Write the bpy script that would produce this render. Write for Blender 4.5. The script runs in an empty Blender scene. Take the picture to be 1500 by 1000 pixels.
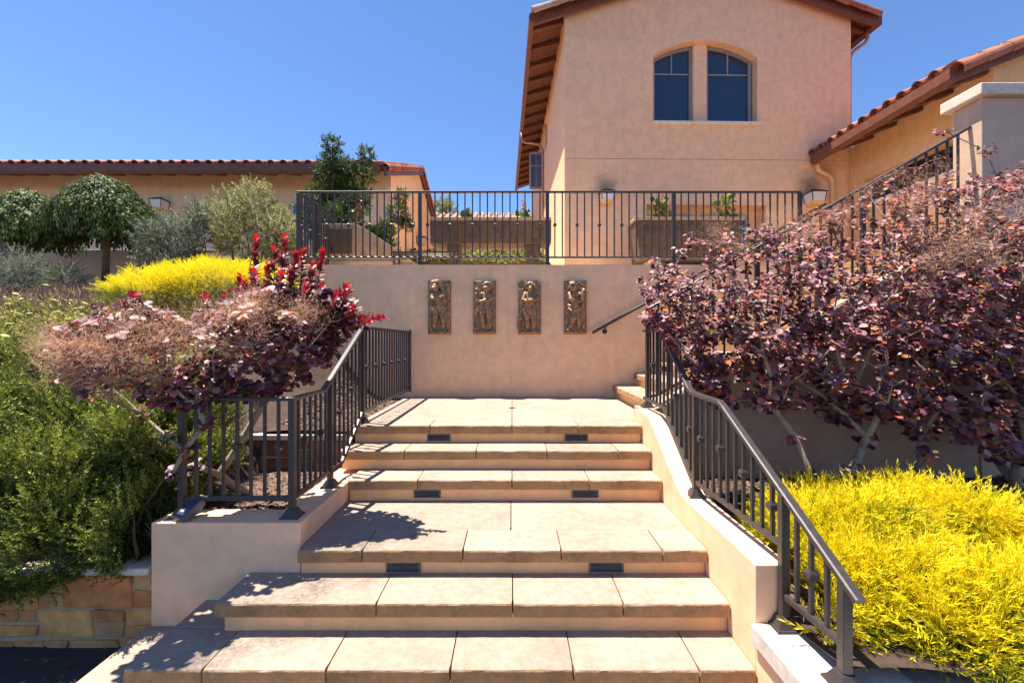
import bpy, bmesh, math, random
import numpy as np
from mathutils import Vector, Matrix, noise
from mathutils.geometry import tessellate_polygon

random.seed(7); RNG = np.random.default_rng(11)
S = bpy.context.scene
COL = S.collection
H = 2.0            # lens height above the asphalt; the build below is measured from the lens, then lifted by H
F = 667.0

# ------------------------------------------------------------------ camera
cd = bpy.data.cameras.new('camera'); cam = bpy.data.objects.new('camera', cd); COL.objects.link(cam)
cam.location = (0, 0, H); cam.rotation_euler = (math.radians(90), 0, 0)
cd.lens = 16.0; cd.sensor_width = 36.0; cd.clip_start = 0.05; cd.clip_end = 3000
S.camera = cam
# ------------------------------------------------------------------ sky + sun
TO_SUN = Vector((-0.30, 0.11, 1.0)).normalized()
w = bpy.data.worlds.new('World'); S.world = w; w.use_nodes = True
nt = w.node_tree; bg = nt.nodes['Background']
sk = nt.nodes.new('ShaderNodeTexSky'); sk.sky_type = 'NISHITA'; sk.sun_disc = False
sk.sun_elevation = math.asin(TO_SUN.z); sk.sun_rotation = math.atan2(TO_SUN.x, TO_SUN.y)
sk.altitude = 2500; sk.air_density = 1.0; sk.dust_density = 0.0; sk.ozone_density = 9.0
nt.links.new(sk.outputs['Color'], bg.inputs['Color']); bg.inputs['Strength'].default_value = 0.065
sd = bpy.data.lights.new('sun', 'SUN'); sun = bpy.data.objects.new('sun', sd); COL.objects.link(sun)
sd.energy = 3.2; sd.angle = math.radians(0.53); sd.color = (1.0, 0.93, 0.82)
sun.rotation_euler = (-TO_SUN).to_track_quat('-Z', 'Y').to_euler(); sun.location = (-6, 2, 20)
# ------------------------------------------------------------------ exposure
S.view_settings.view_transform = 'Standard'; S.view_settings.look = 'None'
S.view_settings.gamma = 1.0; S.view_settings.use_curve_mapping = False
S.view_settings.exposure = 1.96
S.render.engine = 'CYCLES'
S.cycles.max_bounces = 8; S.cycles.diffuse_bounces = 5; S.cycles.transparent_max_bounces = 8

# ------------------------------------------------------------------ helpers
def tag(o, label=None, cat=None, group=None, kind=None):
    if label: o['label'] = label
    if cat: o['category'] = cat
    if group: o['group'] = group
    if kind: o['kind'] = kind
    return o
def adopt(o, p):
    if p is not None:
        o.parent = p; o.matrix_parent_inverse = p.matrix_basis.inverted()
    return o
def thing(name, label, cat, loc=(0, 0, 0), group=None):
    o = bpy.data.objects.new(name, None); COL.objects.link(o); o.location = loc
    o.empty_display_size = 0.1
    return tag(o, label, cat, group)
def inst(name, me, parent, M=None):
    o = bpy.data.objects.new(name, me); COL.objects.link(o)
    if M is not None: o.matrix_basis = M
    return adopt(o, parent)
def V3(px, py, d):      # a point d metres in front of the lens, from a measured direction
    return Vector(((px - 750) * d / F, d, (500 - py) * d / F))

class MB:
    def __init__(s, xf=None): s.v = []; s.f = []; s.xf = xf
    def add(s, vs, fs):
        b = len(s.v); s.v += [tuple(v) for v in vs]; s.f += [tuple(i + b for i in f) for f in fs]; return s
    def box(s, x0, x1, y0, y1, z0, z1):
        return s.add([(x0,y0,z0),(x1,y0,z0),(x1,y1,z0),(x0,y1,z0),(x0,y0,z1),(x1,y0,z1),(x1,y1,z1),(x0,y1,z1)],
                     [(0,3,2,1),(4,5,6,7),(0,1,5,4),(1,2,6,5),(2,3,7,6),(3,0,4,7)])
    def frustum(s, c, w0, w1, z0, z1):
        x, y = c; a, b = w0 / 2, w1 / 2
        return s.add([(x-a,y-a,z0),(x+a,y-a,z0),(x+a,y+a,z0),(x-a,y+a,z0),(x-b,y-b,z1),(x+b,y-b,z1),(x+b,y+b,z1),(x-b,y+b,z1)],
                     [(0,3,2,1),(4,5,6,7),(0,1,5,4),(1,2,6,5),(2,3,7,6),(3,0,4,7)])
    def prism(s, poly, axis, a, b):     # polygon (u,v) extruded along an axis: 'x' -> (y,z), 'y' -> (x,z), 'z' -> (x,y)
        def P(u, v, t): return {'x': (t, u, v), 'y': (u, t, v), 'z': (u, v, t)}[axis]
        n = len(poly); vs = [P(u, v, a) for u, v in poly] + [P(u, v, b) for u, v in poly]
        tr = tessellate_polygon([[Vector((u, v, 0)) for u, v in poly]])
        fs = [tuple(t) for t in tr] + [tuple(n + i for i in reversed(t)) for t in tr]
        fs += [(i, (i + 1) % n, n + (i + 1) % n, n + i) for i in range(n)]
        return s.add(vs, fs)
    def bar(s, p, q, w, h, up=(0, 0, 1)):
        p, q = Vector(p), Vector(q); t = (q - p).normalized(); x = t.cross(Vector(up)).normalized(); z = x.cross(t)
        c = [(-w/2,-h/2),(w/2,-h/2),(w/2,h/2),(-w/2,h/2)]
        vs = [o + x * a + z * b for o in (p, q) for a, b in c]
        return s.add(vs, [(0,1,2,3),(7,6,5,4),(0,4,5,1),(1,5,6,2),(2,6,7,3),(3,7,4,0)])
    def tube(s, path, r, n=8, cap=True):
        path = [Vector(p) for p in path]; m = len(path); rs = r if isinstance(r, (list, tuple)) else [r] * m
        vs = []; prev = None
        for i, p in enumerate(path):
            t = (path[min(i + 1, m - 1)] - path[max(i - 1, 0)])
            t = t.normalized() if t.length > 1e-9 else Vector((0, 0, 1))
            if prev is None:
                a = Vector((0, 0, 1)) if abs(t.z) < .9 else Vector((1, 0, 0)); x = t.cross(a).normalized()
            else: x = (prev - t * prev.dot(t)).normalized()
            prev = x; y = t.cross(x)
            for k in range(n):
                g = 2 * math.pi * k / n; vs.append(p + (x * math.cos(g) + y * math.sin(g)) * rs[i])
        fs = [(i*n+k, i*n+(k+1)%n, (i+1)*n+(k+1)%n, (i+1)*n+k) for i in range(m-1) for k in range(n)]
        if cap: fs += [tuple(reversed(range(n))), tuple(range((m-1)*n, m*n))]
        return s.add(vs, fs)
    def ell(s, c, r, rot=None, n=10, m=7):
        vs = []; c = Vector(c)
        for i in range(m + 1):
            th = math.pi * i / m
            for k in range(n):
                g = 2 * math.pi * k / n
                p = Vector((r[0]*math.sin(th)*math.cos(g), r[1]*math.sin(th)*math.sin(g), r[2]*math.cos(th)))
                if rot: p = rot @ p
                vs.append(c + p)
        return s.add(vs, [(i*n+k, (i+1)*n+k, (i+1)*n+(k+1)%n, i*n+(k+1)%n) for i in range(m) for k in range(n)])
    def lathe(s, prof, c=(0, 0), n=20):
        vs = [(c[0] + r*math.cos(2*math.pi*k/n), c[1] + r*math.sin(2*math.pi*k/n), z) for r, z in prof for k in range(n)]
        m = len(prof)
        fs = [(i*n+k, i*n+(k+1)%n, (i+1)*n+(k+1)%n, (i+1)*n+k) for i in range(m-1) for k in range(n)]
        fs += [tuple(reversed(range(n))), tuple(range((m-1)*n, m*n))]
        return s.add(vs, fs)
    def mesh(s, name, mat, bevel=0.0, seg=2, smooth=False):
        vs = [tuple(s.xf @ Vector(v)) for v in s.v] if s.xf is not None else s.v
        me = bpy.data.meshes.new(name); me.from_pydata(vs, [], s.f)
        bm = bmesh.new(); bm.from_mesh(me)
        bmesh.ops.recalc_face_normals(bm, faces=bm.faces)
        if bevel > 0:
            bmesh.ops.remove_doubles(bm, verts=bm.verts, dist=1e-5)
            es = [e for e in bm.edges if len(e.link_faces) == 2 and e.calc_face_angle(0) > 0.5]
            bmesh.ops.bevel(bm, geom=es, offset=bevel, segments=seg, profile=0.5, affect='EDGES', clamp_overlap=True)
        bm.to_mesh(me); bm.free()
        if smooth:
            for p in me.polygons: p.use_smooth = True
        if mat: me.materials.append(mat)
        return me
    def build(s, name, mat, parent=None, bevel=0.0, seg=2, smooth=False):
        return inst(name, s.mesh(name, mat, bevel, seg, smooth), parent)

def npmesh(name, V, T, mat, rnd=None):     # triangle soup from arrays; rnd = one value per triangle
    me = bpy.data.meshes.new(name); V = np.asarray(V, np.float32); T = np.asarray(T, np.int32)
    me.vertices.add(len(V)); me.vertices.foreach_set('co', V.ravel())
    me.loops.add(T.size); me.loops.foreach_set('vertex_index', T.ravel())
    me.polygons.add(len(T)); me.polygons.foreach_set('loop_start', np.arange(0, T.size, 3, dtype=np.int32))
    if rnd is not None:
        a = me.attributes.new('rnd', 'FLOAT', 'FACE'); a.data.foreach_set('value', np.asarray(rnd, np.float32))
    me.update(calc_edges=True)
    if mat: me.materials.append(mat)
    return me

# ------------------------------------------------------------------ materials
def base(name):
    m = bpy.data.materials.new(name); m.use_nodes = True; n = m.node_tree
    return m, n, n.nodes['Principled BSDF'], n.nodes['Material Output']
def nd(n, t, **k):
    o = n.nodes.new(t)
    for a, b in k.items():
        if a in o.inputs: o.inputs[a].default_value = b
        else: setattr(o, a, b)
    return o
def ramp(n, fac, stops, interp='LINEAR'):
    r = n.nodes.new('ShaderNodeValToRGB'); r.color_ramp.interpolation = interp
    el = r.color_ramp.elements
    while len(el) > 1: el.remove(el[-1])
    el[0].position = stops[0][0]; el[0].color = (*stops[0][1], 1)
    for p, c in stops[1:]:
        e = el.new(p); e.color = (*c, 1)
    if fac is not None: n.links.new(fac, r.inputs['Fac'])
    return r
def coords(n, scale=(1, 1, 1), kind='Object'):
    tc = nd(n, 'ShaderNodeTexCoord'); mp = nd(n, 'ShaderNodeMapping'); mp.inputs['Scale'].default_value = scale
    n.links.new(tc.outputs[kind], mp.inputs['Vector']); return mp.outputs['Vector']
def noise_tex(n, vec, scale, detail=4, rough=.55, dist=0):
    t = nd(n, 'ShaderNodeTexNoise', Scale=scale, Detail=detail, Roughness=rough, Distortion=dist)
    n.links.new(vec, t.inputs['Vector']); return t.outputs['Fac']
def mixc(n, fac, a, b, mode='MIX'):
    m = nd(n, 'ShaderNodeMix', data_type='RGBA', blend_type=mode)
    for s, v in (('Factor', fac), ('A', a), ('B', b)):
        i = [q for q in m.inputs if q.name == s and q.enabled][0]
        if hasattr(v, 'is_linked'): n.links.new(v, i)
        else: i.default_value = v if s == 'Factor' else (*v, 1)
    return [q for q in m.outputs if q.enabled][0]
def bump(n, bs, hs, strength=.3, dist=.01):
    prev = None
    for h, st, ds in hs:
        b = nd(n, 'ShaderNodeBump', Strength=st, Distance=ds); n.links.new(h, b.inputs['Height'])
        if prev: n.links.new(prev, b.inputs['Normal'])
        prev = b.outputs['Normal']
    n.links.new(prev, bs.inputs['Normal'])

def m_stucco(name, c, var=.12, soot=()):
    m, n, bs, _ = base(name); v = coords(n)
    a = noise_tex(n, v, .9, 5, .6); b = noise_tex(n, v, 7, 5, .65); g = noise_tex(n, v, 140, 2)
    vs = coords(n, (3.2, 3.2, .16)); s = noise_tex(n, vs, 2.6, 6, .65)
    lo = tuple(x * (1 - var) for x in c); hi = tuple(min(1, x * (1 + var)) for x in c)
    r = ramp(n, a, [(.3, lo), (.7, hi)])
    r2 = ramp(n, b, [(.35, (.9, .9, .9)), (.65, (1.06, 1.05, 1.04))])
    o = mixc(n, 1.0, r.outputs['Color'], r2.outputs['Color'], 'MULTIPLY')
    sr = ramp(n, s, [(.54, (0, 0, 0)), (.78, (.5, .5, .5))])
    o = mixc(n, sr.outputs['Color'], o, tuple(x * y for x, y in zip(c, (.80, .74, .70))))
    for pt, rad in soot:      # smoke marks left on the render above the lanterns
        ds = nd(n, 'ShaderNodeVectorMath', operation='DISTANCE'); tc = coords(n); n.links.new(tc, ds.inputs[0]); ds.inputs[1].default_value = pt
        ad = nd(n, 'ShaderNodeMath', operation='MULTIPLY_ADD'); n.links.new(b, ad.inputs[0]); ad.inputs[1].default_value = .25; n.links.new(ds.outputs['Value'], ad.inputs[2])
        rr = ramp(n, ad.outputs[0], [(.10, (.62, .62, .62)), (rad, (0, 0, 0))])
        o = mixc(n, rr.outputs['Color'], o, (.10, .075, .065))
    n.links.new(o, bs.inputs['Base Color']); bs.inputs['Roughness'].default_value = .9
    bs.inputs['Specular IOR Level'].default_value = .25
    bump(n, bs, [(b, .12, .02), (g, .35, .004)]); return m
def m_stone(name, c, dark, scale=1.0, rough=.85, bmp=.5):
    m, n, bs, _ = base(name); v = coords(n); oi = nd(n, 'ShaderNodeObjectInfo')
    ad = nd(n, 'ShaderNodeVectorMath', operation='MULTIPLY_ADD'); ad.inputs[1].default_value = (1, 1, 1)
    cb = nd(n, 'ShaderNodeCombineXYZ'); mu = nd(n, 'ShaderNodeMath', operation='MULTIPLY'); mu.inputs[1].default_value = 37
    n.links.new(oi.outputs['Random'], mu.inputs[0])
    for k in 'XYZ': n.links.new(mu.outputs[0], cb.inputs[k])
    n.links.new(v, ad.inputs[0]); n.links.new(cb.outputs[0], ad.inputs[2]); v = ad.outputs[0]
    a = noise_tex(n, v, 2.5 * scale, 6, .65); b = noise_tex(n, v, 18 * scale, 5, .7); g = noise_tex(n, v, 90 * scale, 3, .7)
    r = ramp(n, a, [(.28, dark), (.5, c), (.75, tuple(min(1, x * 1.12) for x in c))])
    r2 = ramp(n, b, [(.3, (.80, .79, .77)), (.62, (1.05, 1.05, 1.05))])
    o = mixc(n, 1.0, r.outputs['Color'], r2.outputs['Color'], 'MULTIPLY')
    pr = ramp(n, oi.outputs['Random'], [(0, (.88, .87, .85)), (1, (1.05, 1.04, 1.03))])
    o = mixc(n, 1.0, o, pr.outputs['Color'], 'MULTIPLY')
    n.links.new(o, bs.inputs['Base Color']); bs.inputs['Roughness'].default_value = rough
    bs.inputs['Specular IOR Level'].default_value = .3
    bump(n, bs, [(b, .25 * bmp, .02), (g, .6 * bmp, .006)]); return m
def m_rand(name, cols, rough=.8, nscale=8, attr=None, bmp=.3, spec=.3):   # colour picked per piece
    m, n, bs, _ = base(name); v = coords(n)
    oi = nd(n, 'ShaderNodeObjectInfo')
    src = oi.outputs['Random']
    if attr:
        at = nd(n, 'ShaderNodeAttribute', attribute_name=attr); src = at.outputs['Fac']
    k = len(cols); r = ramp(n, src, [(i / max(1, k - 1), c) for i, c in enumerate(cols)])
    b = noise_tex(n, v, nscale, 5, .65); g = noise_tex(n, v, nscale * 7, 3, .6)
    r2 = ramp(n, b, [(.3, (.62, .60, .58)), (.65, (1.12, 1.1, 1.1))])
    o = mixc(n, 1.0, r.outputs['Color'], r2.outputs['Color'], 'MULTIPLY')
    n.links.new(o, bs.inputs['Base Color']); bs.inputs['Roughness'].default_value = rough
    bs.inputs['Specular IOR Level'].default_value = spec
    bump(n, bs, [(b, .4 * bmp, .02), (g, bmp, .005)]); return m
def m_plain(name, c, rough=.5, metal=0, nscale=20, var=.2, bmp=.1, spec=.5):
    m, n, bs, _ = base(name); v = coords(n); a = noise_tex(n, v, nscale, 4, .6)
    r = ramp(n, a, [(.3, tuple(x * (1 - var) for x in c)), (.7, tuple(min(1, x * (1 + var)) for x in c))])
    n.links.new(r.outputs['Color'], bs.inputs['Base Color']); bs.inputs['Roughness'].default_value = rough
    bs.inputs['Metallic'].default_value = metal; bs.inputs['Specular IOR Level'].default_value = spec
    bump(n, bs, [(a, bmp, .005)]); return m
def m_leaf(name, stops, rough=.45, trans=.25, spec=.4, tint=None):
    m, n, bs, out = base(name)
    at = nd(n, 'ShaderNodeAttribute', attribute_name='rnd')
    r = ramp(n, at.outputs['Fac'], stops)
    n.links.new(r.outputs['Color'], bs.inputs['Base Color']); bs.inputs['Roughness'].default_value = rough
    bs.inputs['Specular IOR Level'].default_value = spec
    tr = nd(n, 'ShaderNodeBsdfTranslucent')
    if tint:
        o = mixc(n, 1.0, r.outputs['Color'], tint, 'MULTIPLY'); n.links.new(o, tr.inputs['Color'])
    else: n.links.new(r.outputs['Color'], tr.inputs['Color'])
    mx = nd(n, 'ShaderNodeMixShader'); mx.inputs[0].default_value = trans
    n.links.new(bs.outputs[0], mx.inputs[1]); n.links.new(tr.outputs[0], mx.inputs[2]); n.links.new(mx.outputs[0], out.inputs['Surface'])
    return m
def m_glass(name, c, rough=.03, spec=.8):
    m, n, bs, _ = base(name); bs.inputs['Base Color'].default_value = (*c, 1); bs.inputs['Roughness'].default_value = rough
    bs.inputs['Specular IOR Level'].default_value = spec
    v = coords(n); a = noise_tex(n, v, 1.3, 2); bump(n, bs, [(a, .04, .02)]); return m

M = {}
M['stucco'] = m_stucco('peach_stucco', (.87, .54, .325), .05)
M['stucco_house'] = m_stucco('house_stucco', (.88, .535, .32), .04, soot=[((1.90, 9.2, 3.13), .42), ((6.10, 9.3, 3.20), .5)])
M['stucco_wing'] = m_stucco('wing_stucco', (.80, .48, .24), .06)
M['stucco_pale'] = m_stucco('pale_stucco', (.60, .42, .30), .06)
M['stucco_left'] = m_stucco('tan_stucco', (.86, .62, .41), .05)
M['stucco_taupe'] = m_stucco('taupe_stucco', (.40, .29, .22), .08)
M['paving'] = m_stone('terrace_paving', (.78, .62, .45), (.68, .53, .38), 1.0, .9, .3)
M['stucco_grey'] = m_stucco('grey_stucco', (.42, .34, .30), .1)
M['riser'] = m_stucco('riser_stucco', (.86, .50, .245), .08)
M['tread'] = m_stone('cast_sandstone', (.362, .278, .222), (.295, .224, .175))
M['tread_edge'] = m_stone('split_sandstone_edge', (.42, .25, .12), (.27, .16, .075), 1.8, .95, 1.3)
M['cap'] = m_stone('white_cap_stone', (.62, .55, .48), (.52, .46, .40), 1.2, .85, .35)
M['sill'] = m_stone('white_sill', (.82, .75, .66), (.72, .65, .56), 1.2, .85, .2)
M['trim'] = m_stone('cream_trim', (.74, .62, .50), (.64, .52, .42), 1.2, .85, .3)
M['iron'] = m_plain('painted_iron', (.052, .042, .040), .42, .15, 40, .25, .12)
M['wood'] = m_plain('brown_wood', (.15, .058, .034), .65, 0, 14, .35, .3, .3)
M['fascia'] = m_plain('fascia_brown', (.17, .062, .036), .5, 0, 14, .25, .15, .4)
M['copper'] = m_plain('copper_gutter', (.42, .22, .15), .45, .3, 10, .25, .1)
M['tile'] = m_rand('terracotta', [(.34, .10, .055), (.44, .16, .085), (.25, .075, .05), (.50, .24, .15), (.36, .12, .07), (.42, .20, .14)], .75, 9)
M['tile_old'] = m_rand('weathered_terracotta', [(.34, .15, .10), (.46, .30, .22), (.30, .12, .08), (.52, .40, .30), (.38, .19, .13)], .85, 12)
M['garden_stone'] = m_rand('wall_stone', [(.78, .36, .12), (.52, .21, .075), (.80, .45, .17), (.64, .31, .11), (.58, .33, .15), (.62, .23, .08), (.78, .40, .14), (.46, .19, .08)], .9, 7, None, .6, .2)
M['dark_stone'] = m_rand('dark_wall_stone', [(.20, .12, .075), (.14, .08, .05), (.26, .16, .10), (.17, .10, .07)], .9, 7, None, .6, .2)
M['mortar'] = m_stone('mortar', (.52, .38, .24), (.42, .30, .19), 3)
M['asphalt'] = m_stone('asphalt', (.045, .043, .046), (.03, .03, .032), 5, .9, .9)
M['concrete'] = m_stone('grey_concrete', (.34, .32, .30), (.27, .25, .24), 1.5, .9, .5)
M['soil'] = m_stone('mulch_soil', (.085, .055, .042), (.04, .026, .02), 6, .95, 1.2)
M['chip'] = m_rand('bark_chip', [(.16, .095, .07), (.09, .05, .036), (.24, .16, .12), (.12, .07, .05)], .9, 20, 'rnd')
M['bark'] = m_stone('grey_bark', (.36, .28, .22), (.20, .14, .10), 6, .85, .8)
M['bark_brown'] = m_stone('brown_bark', (.22, .13, .08), (.12, .07, .045), 6, .9, .9)
M['trough'] = m_stone('weathered_stone', (.125, .080, .052), (.055, .036, .027), 3.2, .95, 1.0)
M['trough_tan'] = m_stone('tan_weathered_stone', (.42, .29, .18), (.24, .16, .10), 2, .95, .9)
M['glass'] = m_glass('window_glass', (.014, .030, .062))
M['glass_blue'] = m_glass('sky_lit_glass', (.05, .10, .22), .05, 1.0)  # brighter blue: the sky's reflection put into the base colour
M['frame'] = m_plain('window_frame', (.27, .245, .225), .5, 0, 10, .08, .05)
M['muntin'] = m_plain('muntin', (.30, .28, .26), .5, 0, 10, .08, .05)
M['lamp_glass'] = m_plain('frosted_lamp_glass', (.70, .68, .68), .3, 0, 8, .06, .03)
M['lamp_amber'] = m_plain('amber_lamp_glass', (.75, .45, .13), .35, 0, 8, .1, .03)
M['black'] = m_plain('black_metal', (.02, .02, .021), .5, .3)
M['louvre'] = m_plain('louvre_grey', (.10, .10, .105), .45, .5)
M['patina'] = m_plain('bronze_patina', (.29, .16, .075), .40, .2, 22, .65, .5)
M['interior'] = m_plain('dim_interior', (.22, .17, .13), .9)
# ================================================================== SETTING: ground, drive, banks, terrace
def struct(name, o): o['kind'] = 'structure'; return o
ZA, ZB, ZC, Z3, Z2, ZT = -1.672, -1.493, -1.328, -1.146, -.973, -.803
ZA2 = -1.842; ZG = -2.0; TERR = 1.06
struct('ground', MB().box(-600, 600, -600, 900, ZG - .5, ZG - .03).build('ground', M['soil']))
struct('driveway', MB().box(-14, 9, -8, 3.2, ZG - .026, ZG).build('driveway', M['asphalt']))

def lerp_pts(pts, x):
    if x <= pts[0][0]: return pts[0][1]
    for (a, b), (c, d) in zip(pts, pts[1:]):
        if x <= c: return b + (d - b) * (x - a) / (c - a)
    return pts[-1][1]
BANK = [(3.0, -1.56), (3.3, -1.34), (4.2, -.92), (5, -.42), (6, .2), (7, .66), (8, .92), (9, 1.0), (30, 1.0)]
def bank_z(x, y):
    hi = lerp_pts(BANK, y)
    lo = -1.24 if y < 4.25 else -.84
    if x < -2.36: lo = min(hi, -.84) if y > 4.25 else hi
    s = min(1, max(0, (-1.75 - x) / 1.5)); s = s * s * (3 - 2 * s)
    z = lo + (hi - lo) * s
    if x > -2.36 and y < 4.3: z = lo
    return z + .035 * noise.noise(Vector((x * 1.7, y * 1.7, 0)))
def grid(name, x0, x1, nx, y0, y1, ny, f, mat):
    vs = [(x0 + (x1-x0)*i/nx, y0 + (y1-y0)*j/ny, f(x0 + (x1-x0)*i/nx, y0 + (y1-y0)*j/ny)) for j in range(ny+1) for i in range(nx+1)]
    fs = [(j*(nx+1)+i, j*(nx+1)+i+1, (j+1)*(nx+1)+i+1, (j+1)*(nx+1)+i) for j in range(ny) for i in range(nx)]
    return MB().add(vs, fs).build(name, mat, None, smooth=True)
struct('', grid('garden_bank', -16, -2.36, 70, 3.02, 12, 60, bank_z, M['soil']))
struct('', grid('stair_side_bed', -2.36, -1.535, 12, 4.28, 6.6, 24, bank_z, M['soil']))
struct('', grid('planter_soil', -2.40, -1.45, 12, 3.0, 4.28, 16, lambda x, y: -1.225 + .03 * noise.noise(Vector((x*4, y*4, 3))), M['soil']))
struct('', grid('right_bed_soil', 1.40, 7.5, 60, 1.9, 4.7, 30, lambda x, y: -1.38 + .04 * noise.noise(Vector((x*3, y*3, 5))), M['soil']))
struct('', MB().box(-3.1, 9.5, 6.84, 16, TERR - .3, TERR).build('terrace', M['paving']))
struct('', MB().box(-40, 60, 15.9, 200, TERR - .4, TERR - .05).build('upper_garden', M['soil']))
struct('', MB().box(-40, -3.12, 11.8, 16, TERR - .4, TERR - .052).build('upper_yard', M['soil']))

# ================================================================== STAIRCASE
def slab_mesh(x0, x1, y0, y1, zt, th, mat, seed, xf=None):
    n = max(4, int((x1 - x0) / .03)); rr = .011
    prof = [(y1, zt - th), (y0 + .004, zt - th), (y0, zt - th + .006), (y0, zt - th * .5), (y0, zt - rr), (y0 + rr * .35, zt - rr * .3),
            (y0 + rr, zt), (y0 + .05, zt), (y1, zt)]
    m = len(prof); vs = []
    for i in range(n + 1):
        x = x0 + (x1 - x0) * i / n
        e = min(1, min(i, n - i) / 1.0)
        for k, (y, z) in enumerate(prof):
            q = Vector((x * 9, k * 1.3 + seed, seed * 2.1))
            a = noise.noise(q); b = noise.noise(q * 3.1)
            dy = dz = 0
            if 1 <= k <= 6: dy = .0022 * a + .0022 * b; dz = .0016 * noise.noise(q + Vector((5, 5, 5)))
            dx = 0
            if i in (0, n): dx = (1 if i == 0 else -1) * (.003 if k in (4, 5, 6) else 0)
            vs.append((x + dx, y + dy, z + dz))
    fs = [(i*m+k, i*m+(k+1)%m, (i+1)*m+(k+1)%m, (i+1)*m+k) for i in range(n) for k in range(m)]
    fs += [tuple(range(m)), tuple(reversed(range(n*m, (n+1)*m)))]
    b = MB(xf); b.add(vs, fs); me = b.mesh('slab', mat); me.materials.append(M['tread_edge'])
    for pl in me.polygons:
        if abs(pl.normal.z) < .55: pl.material_index = 1
    return me
stairs = thing('staircase', 'broad sandstone staircase climbing to the landing under the four reliefs', 'staircase', (0, 2.3, ZG))
SEED = [1.0]
def slab(x0, x1, y0, y1, z, th=.08, par=None, xf=None, g=.0035):
    SEED[0] += 1.7
    return inst('slab', slab_mesh(x0 + g, x1 - g, y0, y1, z, th, M['tread'], SEED[0], xf), par or stairs)
def row(xs, y0, y1, z, th=.08):
    for a, b in zip(xs, xs[1:]): slab(a, b, y0, y1, z + random.uniform(-.0015, .0015), th)
row([-2.36, -1.72, -1.09, -.46, .17, .80, 1.25], 1.93, 2.40, ZA2)
slab(-2.36, -1.95, 2.404, 2.945, ZA2)
row([-1.985, -1.582, -.950, -.316, .314, .956, 1.248], 2.319, 2.655, ZA)
slab(-1.985, -1.655, 2.659, 2.945, ZA)
row([-1.70, -.775, .004, .636, 1.248], 2.593, 2.945, ZB)
row([-1.367, -.955, -.3125, .314, .958, 1.248], 2.895, 3.209, ZC)
for a, b in ((-1.365, -.008), (-.008, 1.248)): slab(a, b, 3.213, 3.83, ZC - .0005)
row([-1.362, -.782, 0, .64, 1.248], 3.764, 4.115, Z3)
row([-1.55, -.961, -.322, .313, .949, 1.248], 4.057, 4.41, Z2)
row([-1.53, -.787, 0, .633, 1.248], 4.354, 4.68, ZT)
for a, b in ((-1.53, 0), (0, 1.46)): slab(a, b, 4.684 if b < 1.3 else 4.684, 6.60, ZT - .0005)
RO = .045
def riser(x0, x1, yf, yb, z0, z1): MB().box(x0, x1, yf + RO, yb, z0, z1).build('riser', M['riser'], stairs)
riser(-2.33, 1.247, 1.93, 2.93, ZG - .1, ZA2 - .08)
riser(-1.95, 1.246, 2.319, 2.932, ZA2 - .004, ZA - .08)
riser(-1.665, 1.245, 2.593, 2.934, ZA - .004, ZB - .08)
riser(-1.36, 1.244, 2.895, 3.84, ZB - .004, ZC - .08)
riser(-1.357, 1.243, 3.764, 4.2, ZC - .004, Z3 - .08)
riser(-1.53, 1.242, 4.057, 4.5, Z3 - .004, Z2 - .08)
riser(-1.515, 1.241, 4.354, 6.59, Z2 - .004, ZT - .08)
def crack(pts, z):      # hairline cracks across a tread
    pass
# step lights in the risers
def step_light(x, y, z, label):
    t = thing('step_light', label, 'step light', (x, y, z), 'louvred lights set in the risers')
    w_, h_ = .112, .034
    b = MB(); b.box(x-w_, x+w_, y-.012, y, z+h_-.009, z+h_); b.box(x-w_, x+w_, y-.012, y, z-h_, z-h_+.009)
    b.box(x-w_, x-w_+.012, y-.0118, y, z-h_+.009, z+h_-.009); b.box(x+w_-.012, x+w_, y-.0118, y, z-h_+.009, z+h_-.009)
    b.build('frame', M['louvre'], t)
    MB().box(x-w_+.012, x+w_-.012, y-.003, y-.001, z-h_+.009, z+h_-.009).build('back_plate', M['black'], t)
    for k in range(4):
        zz = z - h_ + .015 + k * .0125
        MB().add([(x-w_+.012,y-.010,zz),(x+w_-.012,y-.010,zz),(x+w_-.012,y-.004,zz+.007),(x-w_+.012,y-.004,zz+.007),
                  (x-w_+.012,y-.010,zz+.002),(x+w_-.012,y-.010,zz+.002),(x+w_-.012,y-.004,zz+.009),(x-w_+.012,y-.004,zz+.009)],
                 [(0,1,2,3),(4,7,6,5),(0,4,5,1),(2,6,7,3),(0,3,7,4),(1,5,6,2)]).build('slat', M['louvre'], t)
for (x, y, z, wh, sd_) in ((-.70, 2.94, -1.450, 'lowest lit', 'left'), (.608, 2.94, -1.450, 'lowest lit', 'right'), (-.708, 3.809, -1.270, 'middle lit', 'left'),
                      (.611, 3.809, -1.270, 'middle lit', 'right'), (-.706, 4.399, -.925, 'topmost', 'left'), (.62, 4.399, -.925, 'topmost', 'right')):
    step_light(x, y, z, f'grey louvred light in the {wh.replace(" lit","")} vented riser, {sd_} one of the pair')
d = thing('floor_drain', 'small round dark drain in the landing joint before the wall', 'drain', (0, 5.5, ZT))
MB().lathe([(.045, ZT - .002), (.045, ZT + .003), (.036, ZT + .004)], (0, 5.5)).build('rim', M['louvre'], d)
MB().lathe([(.03, ZT), (.03, ZT + .0052)], (0, 5.5)).build('grate', M['black'], d)

# ================================================================== WALLS ROUND THE STAIRS
# left planter block
t = thing('planter_wall', 'low peach stucco planter wall at the left foot of the stairs', 'planter', (-1.85, 3.1, ZG))
PT = -1.174
b = MB(); b.prism([(-2.34, 2.95), (-1.372, 2.95), (-1.372, 4.33), (-1.60, 4.33), (-1.60, 3.19), (-2.34, 3.19)], 'z', ZG - .1, PT)
b.build('wall', M['stucco'], t, .006)
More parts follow.
